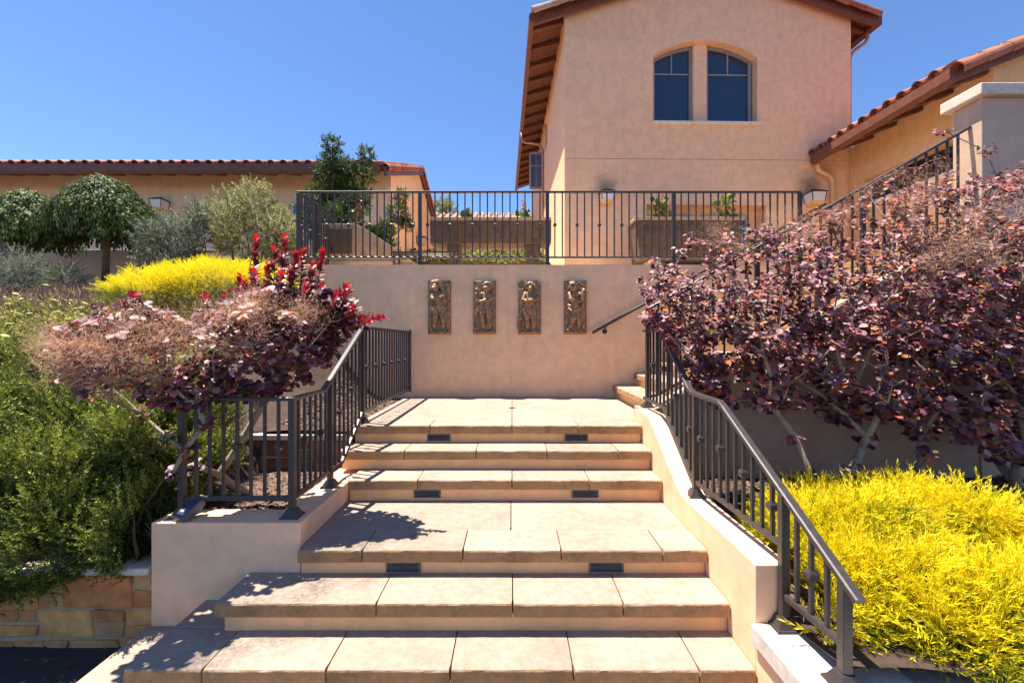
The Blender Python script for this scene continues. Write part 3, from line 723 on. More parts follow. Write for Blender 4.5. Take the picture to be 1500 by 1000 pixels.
tile_roof(wing, (we-.03, 9.20, wz+.05), (0, -1, 0), (1, 0, ws), 2.92, 7.0, 'tile', .265, None, True, False, True)

# ---------------- long low building on the left
lb = thing('tile_roofed_building', 'long low peach building with a tiled eave behind the left garden', 'building', (-8, 11.2, TERR))
MB().box(-16, -3.13, 11.2, 11.45, .6, 4.19).build('front_wall', M['stucco_left'], lb)
MB().prism([(11.2, .6), (18.2, .6), (18.2, 4.14), (14.6, 5.45), (11.2, 4.20)], 'x', -3.128, -2.98).build('gable_wall', M['stucco_left'], lb)
ls, le, lz = .37, 10.42, 3.93
MB().prism([(le, lz), (14.6, lz + (14.6-le)*ls), (14.6, lz + (14.6-le)*ls + .08), (le, lz+.08)], 'x', -16.5, -2.93).build('roof_deck', M['wood'], lb)
MB().prism([(18.8, lz), (14.6, lz + (14.6-le)*ls), (14.6, lz + (14.6-le)*ls + .08), (18.8, lz+.08)], 'x', -16.5, -2.93).build('roof_deck', M['wood'], lb)
MB().prism([(le-.10, lz-.06), (le-.07, lz-.11), (le, lz-.11), (le, lz+.09), (le-.10, lz+.09)], 'x', -16.5, -3.02).build('gutter', M['fascia'], lb)
for (ya, yb) in ((le, 14.6), (18.8, 14.6)):
    za, zb = lz, lz + (14.6-le)*ls
    MB().prism([(ya, za-.14), (yb, zb-.15), (yb, zb+.075), (ya, za+.075)], 'x', -2.929, -2.86).build('rake_board', M['fascia'], lb)
x = -15.8
while x < -3.2:
    MB().prism([(le+.02, lz-.10), (11.2, lz+.78*ls-.15), (11.2, lz+.78*ls-.003), (le+.02, lz+.006)], 'x', x, x+.10).build('rafter_tail', M['wood'], lb); x += .62
tile_roof(lb, (-14.5, le-.03, lz+.06), (1, 0, 0), (0, 1, ls), 11.55, 4.2*math.sqrt(1+ls*ls), 'tile', .283, None, True, False, True)
tile_roof(lb, (-2.95, 18.82, lz+.06), (-1, 0, 0), (0, -1, ls), 4.2, 4.2*math.sqrt(1+ls*ls), 'tile', .283, None, False, True, False)
for (x0, x1, z0, z1) in ((-7.10, -6.72, 2.9, 3.55), (-5.46, -4.66, 2.3, 3.36)):
    wn = ring(lb, 'window', M['frame'], [(x0, z0), (x1, z0), (x1, z1), (x0, z1)], [(x0+.05, z0+.05), (x1-.05, z0+.05), (x1-.05, z1-.05), (x0+.05, z1-.05)], lambda u, v, t: (u, t, v), 11.14, 11.198)
    MB().box(x0+.05, x1-.05, 11.17, 11.18, z0+.05, z1-.05).build('pane', M['glass_blue'], wn)
lantern((-8.55, 11.2, 3.34), (0, -1, 0), 'black hooded wall lantern under the long left eave behind the weeping tree', .95)
lantern((-2.98, 14.3, 3.15), (1, 0, 0), 'small wall lantern on the gable end seen through the balcony bars')

# ---------------- far low building beyond the terrace
fb = thing('cream_building', 'low cream building with faded tile roof far beyond the terrace', 'building', (-1, 17.5, TERR))
MB().box(-6, 4, 17.6, 17.9, .6, 4.32).build('front_wall', M['stucco_pale'], fb)
MB().prism([(17.2, 4.22), (20.4, 5.55), (20.4, 5.62), (17.2, 4.29)], 'x', -6, 4).build('roof_deck', M['wood'], fb)
tile_roof(fb, (-4.2, 17.15, 4.30), (1, 0, 0), (0, 1, .415), 6.4, 3.4, 'tile_old', .29, None, True)
MB().box(-6, 4, 20.35, 20.6, 5.55, 5.72).build('ridge_cap', M['tile_old'], fb, .03)

# ---------------- low white garden wall behind the left shrubs
t = thing('garden_wall', 'low grey rendered wall behind the weeping tree trunk', 'wall', (-8, 9.2, .9))
MB().box(-14, -6.0, 9.15, 9.4, .5, 1.85).build('wall', M['stucco_pale'], t, .01)
# ================================================================== TERRACE OBJECTS
t = thing('stone_trough', 'long weathered stone trough on two legs behind the balcony bars', 'planter', (-.4, 8.6, TERR))
b = MB(); b.prism([(8.35, 1.80), (8.85, 1.80), (8.9, 2.2), (8.9, 2.24), (8.8, 2.24), (8.78, 2.06), (8.42, 2.06), (8.40, 2.24), (8.3, 2.24), (8.3, 2.2)], 'x', -1.50, .72)
b.build('basin', M['trough'], t, .012)
MB().box(-1.46, .68, 8.43, 8.77, 1.9, 2.12).build('soil', M['soil'], t)
MB().box(-1.49, .71, 8.285, 8.305, 2.205, 2.262).build('rim', M['trough_tan'], t, .006)
for x in (-1.20, .27): MB().box(x, x+.24, 8.42, 8.78, TERR, 1.80).build('leg', M['trough'], t, .015)
t = thing('stone_trough', 'square-ended stone trough before the ground floor windows of the house', 'planter', (2.8, 8.2, TERR))
b = MB(); b.prism([(2.24, 1.42), (3.95, 1.42), (4.03, 2.06), (4.03, 2.12), (2.16, 2.12), (2.16, 2.06)], 'y', 7.95, 8.5); b.build('basin', M['trough'], t, .015)
MB().box(2.13, 4.06, 7.92, 8.53, 2.1205, 2.165).build('rim', M['trough_tan'], t, .008)
for x in (2.38, 3.6): MB().box(x, x+.25, 8.02, 8.42, TERR, 1.42).build('leg', M['trough_tan'], t, .015)
t = thing('scroll_planter', 'tan stone planter with a curved sloping shoulder left on the terrace', 'planter', (-2.6, 8.0, TERR))
cur = [(-2.70 + .95 * k / 10, 1.40 + .62 * (1 - (k/10)**1.15) ) for k in range(11)]
b = MB(); b.prism([(-3.26, 1.38), (-1.75, 1.38)] + list(reversed(cur)) + [(-3.26, 2.02)], 'y', 7.8, 8.35); b.build('body', M['trough_tan'], t, .015)
MB().box(-3.18, -2.74, 7.772, 7.803, 1.5, 1.93).build('panel', M['trough'], t, .01)
MB().box(-3.3, -1.7, 7.77, 8.38, TERR, 1.381).build('plinth', M['trough_tan'], t, .012)
b = MB()
t = thing('iron_table', 'low thin dark iron table on the terrace below the trough', 'table', (-1.6, 7.6, TERR))
MB().box(-1.95, -.9, 7.35, 7.75, 1.43, 1.455).build('table_top', M['iron'], t)
for x in (-1.93, -.95):
    for y in (7.37, 7.70): MB().box(x, x+.03, y, y+.03, TERR, 1.43).build('leg', M['iron'], t)

# ================================================================== GARDEN SPOT LIGHT on the planter corner
t = thing('solar_spotlight', 'small grey solar spotlight leaning on the planter corner post', 'spotlight', (-2.13, 3.0, PT))
Q = Matrix.Translation((-2.135, 3.02, PT + .058)) @ Matrix.Rotation(math.radians(-8), 4, 'Y') @ Matrix.Rotation(math.radians(-58), 4, 'X') @ Matrix.Rotation(math.radians(22), 4, 'Y')
m_body = m_plain('spot_grey', (.10, .105, .115), .45); m_sol = m_glass('solar_cell', (.02, .06, .12), .12, .9); m_grn = m_plain('green_plastic', (.06, .30, .16), .4); m_wh = m_plain('white_triangle', (.65, .68, .70), .4)
b = MB(Q); b.prism([(-.034, -.085), (.034, -.085), (.044, -.03), (.044, .05), (.032, .085), (-.032, .085), (-.044, .05), (-.044, -.03)], 'y', -.03, .03); b.build('housing', m_body, t, .008)
MB(Q).box(-.030, .030, -.0345, -.0305, -.012, .070).build('solar_panel', m_sol, t)
MB(Q).prism([(-.030, -.06), (.030, -.06), (.0, -.012)], 'y', -.036, -.0308).build('reflector', m_wh, t)
MB(Q).box(-.018, .018, -.02, .02, .086, .108).build('switch_cover', m_grn, t, .004)
MB().tube([(-2.20, 3.04, PT + .006), (-2.15, 3.02, PT + .03)], .03, 10).build('foot', M['black'], t)

# ================================================================== BRONZE RELIEFS
def capsule(b, p, q, r0, r1, n=8):
    p, q = Vector(p), Vector(q); path = [p + (q-p)*s for s in (0, .25, .5, .75, 1)]
    rs = [r0 + (r1-r0)*s for s in (0, .25, .5, .75, 1)]
    rs = [r * 1.22 for r in rs]; b.tube(path, rs, n); b.ell(p, (rs[0],)*3, None, 8, 6); b.ell(q, (rs[-1],)*3, None, 8, 6)
def chain(b, pts):
    for (p, r), (q, s) in zip(pts, pts[1:]): capsule(b, p, q, r, s)
def relief(xc, kind, label):
    W2, Z0, Z1, yf = .163, .105, .875, 6.611
    t = thing('relief_panel', label, 'relief', (xc, yf, Z0), 'bronze reliefs on the retaining wall')
    g = MB(); n, m = 10, 22; vs = []           # uneven cast back plate
    for j in range(m + 1):
        for i in range(n + 1):
            x = -W2 + 2*W2*i/n; z = Z0 + (Z1-Z0)*j/m; e = i in (0, n) or j in (0, m)
            y = yf - .034 - .012 * noise.noise(Vector((x*14 + xc*9, z*14, 1))) - (.004 if not e else 0)
            vs.append((xc + x + (.002*noise.noise(Vector((z*9, xc, 2))) if i in (0, n) else 0), y, z))
    fs = [(j*(n+1)+i, j*(n+1)+i+1, (j+1)*(n+1)+i+1, (j+1)*(n+1)+i) for j in range(m) for i in range(n)]
    rim = list(range(n+1)) + [(n+1)*(j+1)-1 for j in range(1, m+1)] + list(range((n+1)*(m+1)-2, (n+1)*m-1, -1)) + [(n+1)*j for j in range(m-1, 0, -1)]
    k0 = len(vs); vs += [(vs[i][0], yf, vs[i][2]) for i in rim]; k = len(rim)
    fs += [(rim[i], k0+i, k0+(i+1)%k, rim[(i+1)%k]) for i in range(k)]
    g.add(vs, fs); g.build('back_plate', M['patina'], t, smooth=True)
    lg = MB(); lg.box(xc-W2+.004, xc+W2-.004, yf-.075, yf-.02, Z0+.004, Z0+.045); lg.build('ledge', M['patina'], t, .012)
    b = MB(); y0 = yf - .052
    P = lambda x, z, dy=0: Vector((xc + x * 1.12, y0 - dy * 1.35, Z0 + z))
    def leg(hx, kx, kz, fx, dy=0, foot=1):
        chain(b, [(P(hx, .385, dy), .046), (P(kx, kz, dy + .018), .035), (P((kx+fx)/2, kz*.62, dy+.010), .031), (P(fx, .075, dy), .020)])
        capsule(b, P(fx, .066, dy), P(fx + .022*foot, .056, dy + .035), .019, .014)
    def torso(lean=0, w=.058):
        chain(b, [(P(0, .38), .060), (P(lean*.5, .47, .012), w), (P(lean, .555, .008), w*.95), (P(lean, .60), .030)])
        capsule(b, P(lean-.062, .575), P(lean+.062, .575), .030, .030)
    def head(x, z, tx=0, curls=True, r=.066):
        b.ell(P(x, z, .022), (r*.92, r*.95, r*1.12)); b.ell(P(x + tx*.03, z-.018, .052), (r*.60, r*.5, r*.62))
        b.ell(P(x + tx*.045, z-.008, .078), (.008, .012, .012)); b.ell(P(x + tx*.04, z-.032, .068), (.016, .010, .006))
        for s in (-1, 1): b.ell(P(x + tx*.03 + s*.02, z+.006, .066), (.010, .008, .006))
        if curls:
            for k in range(22):
                a = random.uniform(0, 2*math.pi); e = random.uniform(.15, 1.25)
                b.ell(P(x + r*1.0*math.sin(e)*math.cos(a), z + r*1.1*math.cos(e)+.008, .018 + r*.8*abs(math.sin(e)*math.sin(a))), (.017, .017, .015), None, 7, 5)
    def hand(p, dx):
        b.ell(p, (.020, .016, .016), None, 8, 5)
        for k in range(4): capsule(b, p + Vector((dx*.008, -.004, .010 - .007*k)), p + Vector((dx*.032, -.010, .008 - .008*k)), .0062, .0048, 6)
        capsule(b, p + Vector((0, -.008, .012)), p + Vector((dx*.018, -.02, .024)), .0065, .005, 6)
    if kind == 0:      # hooded figure hugging a cloak
        leg(-.035, -.045, .235, -.075, .004, -1); leg(.035, .045, .235, .055, 0, 1); torso(-.012); head(-.05, .665, -.4, False)
        chain(b, [(P(-.10, .66, .01), .022), (P(-.075, .735, .02), .034), (P(-.02, .745, .02), .036), (P(.03, .69, .01), .03), (P(.062, .60, .005), .028), (P(.075, .50), .026), (P(.07, .36), .030), (P(.085, .2), .022)])
        chain(b, [(P(-.075, .575, .01), .028), (P(-.085, .50, .045), .026), (P(.03, .525, .062), .019)]); hand(P(.045, .53, .062), 1)
        chain(b, [(P(.055, .575, .01), .028), (P(.075, .52, .03), .024), (P(.05, .55, .05), .018)])
        for k in range(4): chain(b, [(P(.075 - .012*k, .50, .02), .014), (P(-.01 - .02*k, .40 - .02*k, .045), .016), (P(-.085, .36 - .022*k, .022), .012)])
        b.ell(P(.105, .37, .02), (.014, .014, .020))
    elif kind == 1:    # curly child with a bunch of flowers
        leg(-.025, -.03, .235, -.015, .004, -1); leg(.04, .06, .23, .075, 0, 1); torso(.03); head(.035, .665, -.7)
        chain(b, [(P(.095, .575, .01), .029), (P(.085, .50, .045), .026), (P(-.05, .465, .06), .018)]); hand(P(-.075, .46, .06), -1)
        chain(b, [(P(-.03, .575, .01), .027), (P(-.06, .51, .03), .022), (P(-.085, .49, .045), .017)])
        for k in range(15): b.ell(P(-.085 + random.uniform(-.035, .04), .60 + random.uniform(-.07, .07), .02 + random.uniform(0, .03)), (.015, .013, .014), None, 7, 5)
        for k in range(3): chain(b, [(P(-.09 + .012*k, .56, .02), .008), (P(-.08, .42, .03), .007)])
        for k in range(5): chain(b, [(P(.085 - .03*k, .46, .035), .014), (P(.075 - .04*k, .33, .045), .018), (P(.09 - .05*k, .26, .025), .014)])
        b.ell(P(-.115, .085, .015), (.03, .022, .026)); b.ell(P(-.13, .13, .01), (.02, .016, .022))
    elif kind == 2:    # child facing out with a bowl, sheaf beside
        leg(-.03, -.035, .235, -.03, .004, -1); leg(.035, .045, .235, .05, 0, 1); torso(.005); head(.01, .665, 0)
        chain(b, [(P(-.055, .575, .01), .028), (P(-.085, .49, .035), .025), (P(-.035, .47, .065), .018)]); hand(P(-.03, .465, .07), 1)
        chain(b, [(P(.07, .575, .01), .028), (P(.10, .50, .03), .025), (P(.06, .48, .065), .018)]); hand(P(.055, .475, .07), -1)
        b.ell(P(.012, .48, .075), (.062, .035, .022)); 
        for k in range(9): b.ell(P(.012 + random.uniform(-.045, .045), .505, .075 + random.uniform(-.015, .015)), (.014, .014, .013), None, 7, 5)
        for k in range(5): chain(b, [(P(-.12 + .006*k, .30, .01), .010), (P(-.115 + .008*k, .50, .012), .009), (P(-.14 + .016*k, .64 + .01*(k % 2), .012), .007)])
        for k in range(5): chain(b, [(P(-.06 + .03*k, .45, .03), .014), (P(-.07 + .035*k, .33, .045), .017), (P(-.06 + .03*k, .25, .022), .013)])
        chain(b, [(P(-.14, .10, .01), .02), (P(-.13, .22, .012), .024), (P(-.09, .24, .012), .016), (P(-.085, .12, .012), .016)])
    else:              # striding child holding a small animal
        leg(-.02, -.02, .255, -.085, .012, -1); leg(.035, .04, .235, .045, 0, 1); torso(-.01); head(-.04, .67, .6)
        chain(b, [(P(-.075, .575, .01), .029), (P(-.065, .49, .05), .026), (P(.05, .465, .07), .019)]); hand(P(.07, .465, .072), 1)
        chain(b, [(P(.05, .575, .01), .027), (P(.09, .54, .03), .022), (P(.10, .50, .05), .017)])
        chain(b, [(P(.075, .50, .05), .034), (P(.085, .57, .05), .030), (P(.10, .615, .05), .030)]); b.ell(P(.135, .60, .055), (.026, .016, .015)); b.ell(P(.085, .645, .05), (.012, .01, .022))
        chain(b, [(P(.12, .66, .01), .010), (P(.09, .70, .01), .012), (P(.05, .735, .01), .012)])
        chain(b, [(P(-.10, .42, .01), .014), (P(-.03, .39, .05), .018), (P(.04, .41, .04), .015)]); chain(b, [(P(-.10, .39, .01), .012), (P(-.06, .33, .05), .018), (P(.05, .36, .045), .016)])
        chain(b, [(P(.09, .45, .02), .02), (P(.10, .28, .012), .024), (P(.10, .10, .01), .022)])
    o = b.build('figure', M['patina'], t, smooth=True)
    r = o.modifiers.new('fuse', 'REMESH'); r.mode = 'VOXEL'; r.voxel_size = .0042; r.use_smooth_shade = True
    s = o.modifiers.new('soften', 'SMOOTH'); s.factor = .5; s.iterations = 1
for xc, k, lb_ in ((-1.048, 0, 'bronze relief of a hooded cloaked child, leftmost of the four'), (-.396, 1, 'bronze relief of a curly-haired child holding flowers at its side'),
                   (.254, 2, 'bronze relief of a child facing forward with a bowl'), (.915, 3, 'bronze relief of a striding child cradling a small animal, nearest the handrail')):
    relief(xc, k, lb_)
# ================================================================== PLANTS
def nrmz(a): return a / np.maximum(np.linalg.norm(a, axis=-1, keepdims=True), 1e-9)
def rdir(n): return nrmz(RNG.normal(size=(n, 3)))
OBOV_P = [(0, 0), (.20, .22), (.38, .50), (.40, .74), (.24, .95), (0, 1.0), (-.24, .95), (-.40, .74), (-.38, .50), (-.20, .22)]
def obov(curl=.16, fold=.22):
    v = [(x, y, fold*abs(x) - curl*y*y) for x, y in OBOV_P] + [(0, .55, -curl*.30 - .02)]
    n = len(OBOV_P); return np.array(v), np.array([(i, (i+1) % n, n) for i in range(n)])
def lance(w=.16, curl=.15):
    return np.array([(0, 0, 0), (w, .45, .03), (0, 1, -curl), (-w, .45, .03), ]), np.array([(0, 1, 2), (0, 2, 3)])
def oval(w=.3, curl=.12):
    v = [(0, 0, 0), (w, .35, .05), (w*.8, .75, 0), (0, 1, -curl), (-w*.8, .75, 0), (-w, .35, .05)]
    return np.array(v), np.array([(0, 1, 5), (1, 2, 4), (1, 4, 5), (2, 3, 4)])
def sprig(n=14, ln=.28, wd=.035, ang=50, bend=.2, taper=.6, seed=0):
    r = random.Random(seed); vs, ts = [], []
    def axis(s): return Vector((bend * s * s, s, -bend * .2 * s * s))
    for k in range(4):    # stem strip
        a, c = axis(k/4), axis((k+1)/4); b = len(vs); h = .012
        vs += [a + Vector((-h, 0, 0)), a + Vector((h, 0, 0)), c]; ts.append((b, b+1, b+2))
    for k in range(n):
        s = .1 + .9 * (k + .5) / n; p = axis(s); t = (axis(min(1, s+.02)) - axis(s-.02)).normalized()
        g = k * 2.4 + r.uniform(-.4, .4); a = math.radians(ang * r.uniform(.7, 1.2) * (1 - .35*s))
        x = t.cross(Vector((0, 0, 1))).normalized(); z = x.cross(t); rad = x * math.cos(g) + z * math.sin(g)
        d_ = t * math.cos(a) + rad * math.sin(a); l = ln * (1 - taper * s * .6) * r.uniform(.75, 1.15); side = d_.cross(rad.cross(t) if k % 2 else t).normalized()
        b = len(vs); vs += [p, p + d_*l*.5 + side*wd, p + d_*l, p + d_*l*.5 - side*wd]; ts += [(b, b+1, b+2), (b, b+2, b+3)]
    return np.array([tuple(v) for v in vs]), np.array(ts)
def place(tpl, P, D, N, s, rnd):
    Vt, Tt = tpl; P = np.asarray(P, float); D = nrmz(np.asarray(D, float)); X = nrmz(np.cross(D, N)); Z = np.cross(X, D)
    s = np.asarray(s, float).reshape(-1, 1, 1)
    W = Vt[None, :, 0:1] * X[:, None] + Vt[None, :, 1:2] * D[:, None] + Vt[None, :, 2:3] * Z[:, None]
    V = P[:, None] + W * s; n, k = len(P), len(Vt)
    T = (Tt[None] + (np.arange(n) * k)[:, None, None]).reshape(-1, 3)
    return V.reshape(-1, 3), T, np.repeat(np.asarray(rnd, float), len(Tt))
def merge(parts):
    V, T, R, b = [], [], [], 0
    for v, t, r in parts:
        V.append(v); T.append(t + b); R.append(r); b += len(v)
    return np.concatenate(V), np.concatenate(T), np.concatenate(R)
def foliage(par, name, parts, mat):
    V, T, R = merge(parts); o = inst(name, npmesh(name, V, T, mat, R), par); o['kind'] = 'stuff'; return o
def grow(bases, targets, wt=.35):
    # join every target to the nearest already grown point: a natural branching skeleton
    base = np.array(bases, float); nb = len(base); par = [-1] * nb; cap = nb + 60 * len(targets)
    BUF = np.zeros((cap, 3)); PL = np.zeros(cap); BUF[:nb] = base; num = nb
    order = np.argsort([min(np.linalg.norm(t - b) for b in base) for t in targets])
    idx = {}
    for k in order:
        t = targets[k]; dd = np.linalg.norm(BUF[:num] - t, axis=1) + wt * PL[:num]
        j = int(np.argmin(dd)); a = BUF[j].copy(); L = np.linalg.norm(t - a); m = max(1, int(L / .16)); prev = j
        for q in range(1, m + 1):
            p = a + (t - a) * q / m
            if q < m: p = p + RNG.normal(size=3) * .018
            BUF[num] = p; par.append(prev); PL[num] = PL[prev] + L / m; prev = num; num += 1
        idx[k] = prev
    P = BUF[:num].copy(); n = num; cnt = np.zeros(n); kids = [0] * n
    for i in range(n):
        if par[i] >= 0: kids[par[i]] += 1
    for i in range(n - 1, -1, -1):
        if kids[i] == 0: cnt[i] += 1
        if par[i] >= 0: cnt[par[i]] += cnt[i]
    return P, par, cnt, idx
def branches(P, par, cnt, r1=.0035, ex=.42, rmax=.045):
    r = np.minimum(rmax, r1 * cnt ** ex); Vs, Ts = [], []; n = 5; b = 0
    for i in range(len(P)):
        j = par[i]
        if j < 0: continue
        t = P[i] - P[j]; L = np.linalg.norm(t)
        if L < 1e-5: continue
        t = t / L; a = np.array((0, 0, 1.0)) if abs(t[2]) < .9 else np.array((1.0, 0, 0)); x = np.cross(t, a); x /= np.linalg.norm(x); y = np.cross(t, x)
        rj = min(r[j], r[i] * 1.5)
        for k in range(n):
            g = 2*math.pi*k/n; w_ = x*math.cos(g) + y*math.sin(g); Vs.append(P[j] - t*rj*.3 + w_*rj); Vs.append(P[i] + t*r[i]*.3 + w_*r[i])
        for k in range(n):
            p, q = b + 2*k, b + 2*((k+1) % n); Ts += [(p, q, q+1), (p, q+1, p+1)]
        b += 2*n
    return np.array(Vs), np.array(Ts)
def in_poly(x, y, poly):
    c = False; j = len(poly) - 1
    for i in range(len(poly)):
        if (poly[i][1] > y) != (poly[j][1] > y) and x < (poly[j][0]-poly[i][0])*(y-poly[i][1])/(poly[j][1]-poly[i][1]) + poly[i][0]: c = not c
        j = i
    return c
def edge_dist(x, y, poly):
    m = 1e9
    for (a, b), (c, d_) in zip(poly, poly[1:] + poly[:1]):
        l = (c-a)**2 + (d_-b)**2; s = max(0, min(1, ((x-a)*(c-a)+(y-b)*(d_-b))/max(l, 1e-9))); m = min(m, math.hypot(x-a-s*(c-a), y-b-s*(d_-b)))
    return m
PURPLE = m_leaf('smoke_bush_leaf', [(0, (.06, .020, .034)), (.30, (.13, .046, .060)), (.55, (.30, .13, .145)), (.70, (.48, .26, .265)), (.78, (.46, .07, .06)), (.88, (.52, .16, .05)), (.93, (.30, .12, .02)), (.965, (.07, .085, .02)), (1, (.12, .15, .03))], .5, .18, .45, (1.3, .6, .5))
REDTIP = m_leaf('smoke_bush_young_leaf', [(0, (.14, .05, .075)), (.3, (.25, .06, .08)), (.6, (.36, .035, .045)), (1, (.55, .02, .03))], .38, .3, .5, (1.3, .5, .4))
PLUME = m_leaf('smoke_plume', [(0, (.72, .36, .22)), (.5, (.82, .47, .30)), (1, (.90, .62, .40))], .8, .4, .1)
LEAFV = [obov(.10, .2), obov(.22, .28), obov(.05, .12), obov(.3, .22)]
def rosettes(C, A, per, size, lo, hi, rtop):
    # whorls of round leaves round twig ends
    n = len(C); P, D, N, Sz, R = [], [], [], [], []
    for k in range(per):
        ax = nrmz(A + RNG.normal(size=(n, 3)) * .25); rad = rdir(n); rad = nrmz(rad - ax * np.sum(rad*ax, 1, keepdims=True))
        s = k / per; ph = np.radians(RNG.uniform(35, 100, (n, 1)))
        nn = nrmz(ax * .45 + np.array((-.12, -.68, .72)) + RNG.normal(size=(n, 3)) * .22); dd = nrmz(ax * np.cos(ph) + rad * np.sin(ph) + np.array((0, 0, -.12)))
        D.append(nrmz(dd - .6 * nn * np.sum(dd * nn, 1, keepdims=True))); N.append(nn)
        P.append(C + ax * ((s - .65) * .085) + rad * .006 + RNG.normal(size=(n, 3)) * .008); Sz.append(size * RNG.uniform(lo, hi, n)); R.append(RNG.random(n) ** rtop)
    return [np.concatenate(q) for q in (P, D, N, Sz, R)]
def smoke_bush(label, dref, poly, n, bases, thick, per, size, loc, extra=(), npl=40, plume_poly=None, forbid=None, shoots=(), seed_red=0, rtop=1.15, low=9999, dfun=None):
    t = thing('smoke_bush', label, 'bush', loc)
    xs = [p[0] for p in poly]; ys = [p[1] for p in poly]; C = []
    while len(C) < n:
        x = random.uniform(min(xs), max(xs)); y = random.uniform(min(ys), max(ys))
        if not in_poly(x, y, poly): continue
        e = edge_dist(x, y, poly); th = thick * min(1, .25 + e / 110)
        dr = dfun(x) if dfun else dref
        q = V3(x, y, dr); q = np.array((q.x, dr + random.uniform(-1, 1) * th, q.z))
        # clumping: keep more where a low-frequency field is high
        if noise.noise(Vector(q) * 2.6) + .5 < random.random() * .7: continue
        if forbid and forbid(q): continue
        if dfun and x < 320 and random.random() < .4: continue
        if y > low and random.random() < .4: continue
        C.append(q)
    for x, y, dd in extra: q = V3(x, y, dd); C.append(np.array((q.x, q.y, q.z)))
    C = np.array(C); P, par, cnt, idx = grow(bases, C)
    V, T = branches(P, par, cnt)
    o = inst('branches', npmesh('branches', V, T, M['bark']), t); o['kind'] = 'stuff'
    A = []
    for k in range(len(C)):
        i = idx[k]; j = par[i]; dv = P[i] - P[j] if j >= 0 else np.array((0, 0, 1.)); A.append(dv)
    A = nrmz(nrmz(np.array(A)) * .6 + np.array((0, -.12, .75)) + RNG.normal(size=C.shape) * .25)
    Pp, D, N, Sz, R = rosettes(C, A, per, size, .7, 1.2, rtop)
    if not dfun: Sz = Sz * np.clip(1.10 - .42 * Pp[:, 2], .80, 1.6)
    # the nearest leaves in view become leaves of their own
    px = 750 + Pp[:, 0] / Pp[:, 1] * F; ok = (px > 10) & (px < 1490)
    order = np.argsort(np.where(ok, Pp[:, 1] / Sz, 1e9))[:290]; own = np.zeros(len(Pp), bool); own[order] = True
    parts = []
    kk = RNG.integers(0, len(LEAFV), len(Pp))
    for q in range(len(LEAFV)):
        s = (kk == q) & ~own; parts.append(place(LEAFV[q], Pp[s], D[s], N[s], Sz[s], R[s]))
    foliage(t, 'crown', parts, PURPLE)
    lib = []
    for q in range(12):
        Vt, Tt = LEAFV[q % 4]; lib.append(npmesh('leaf', Vt, Tt, PURPLE, np.full(len(Tt), ((q + .5) / 12) ** rtop)))
    for i in order:
        d_ = Vector(D[i]).normalized(); x = d_.cross(Vector(N[i])).normalized(); z = x.cross(d_); s = Sz[i]
        inst('leaf', lib[random.randrange(12)], t, Matrix(((x[0]*s, d_[0]*s, z[0]*s, Pp[i][0]), (x[1]*s, d_[1]*s, z[1]*s, Pp[i][1]), (x[2]*s, d_[2]*s, z[2]*s, Pp[i][2]), (0, 0, 0, 1))))
    # upright young shoots, red towards the tip
    sp = []; sv = MB()
    for (x0, y0, x1, y1, dd, ln) in shoots:
        a, c = np.array(V3(x0, y0, dd)), np.array(V3(x1, y1, dd - .05)); m = int(ln * 1.35); sv.tube([a, (a+c)/2 + RNG.normal(size=3)*.012, c], [.006, .004, .002], 5)
        s = (np.arange(m) + .5) / m; ax = nrmz((c - a)[None]).repeat(m, 0); rad = rdir(m); rad = nrmz(rad - ax*np.sum(rad*ax, 1, keepdims=True))
        ph = np.radians(70 - 42*s + RNG.uniform(-14, 14, m))[:, None]
        sp.append(place(LEAFV[0], a + (c-a)*s[:, None], ax*np.cos(ph) + rad*np.sin(ph), ax + np.array((0, 0, .2)), (.072 - .030*s) * RNG.uniform(.85, 1.15, m), np.clip(s**1.7 + RNG.normal(0, .14, m) - .08, 0, 1)))
    if sp:
        foliage(t, 'young_leaves', sp, REDTIP); o = sv.build('young_shoots', M['bark'], t); o['kind'] = 'stuff'
    # smoky plumes of hair-fine stalks
    pl = plume_poly or poly; pp = []; xs = [p[0] for p in pl]; ys = [p[1] for p in pl]; k = 0
    while k < npl:
        x = random.uniform(min(xs), max(xs)); y = random.uniform(min(ys), max(ys))
        if not in_poly(x, y, pl): continue
        e = edge_dist(x, y, poly); dr_ = dfun(x) if dfun else dref; q = np.array(V3(x, y, dr_)); q[1] = dr_ - thick * min(1, .2 + e/120) * random.uniform(1.0, 1.6); q[2] += .10; k += 1
        m = 240; ce = q + RNG.normal(size=(m, 3)) * np.array((.062, .055, .050)) * random.uniform(.7, 1.25)
        dr = nrmz(ce - q + RNG.normal(size=(m, 3)) * .06 + np.array((0, 0, .03)))
        pp.append(place((np.array([(-.013, 0, 0), (.013, 0, 0), (.05, 1, .1)]), np.array([(0, 1, 2)])), ce, dr, rdir(m), RNG.uniform(.03, .06, m), RNG.random(m)))
    if pp: foliage(t, 'plumes', pp, PLUME)
    return t

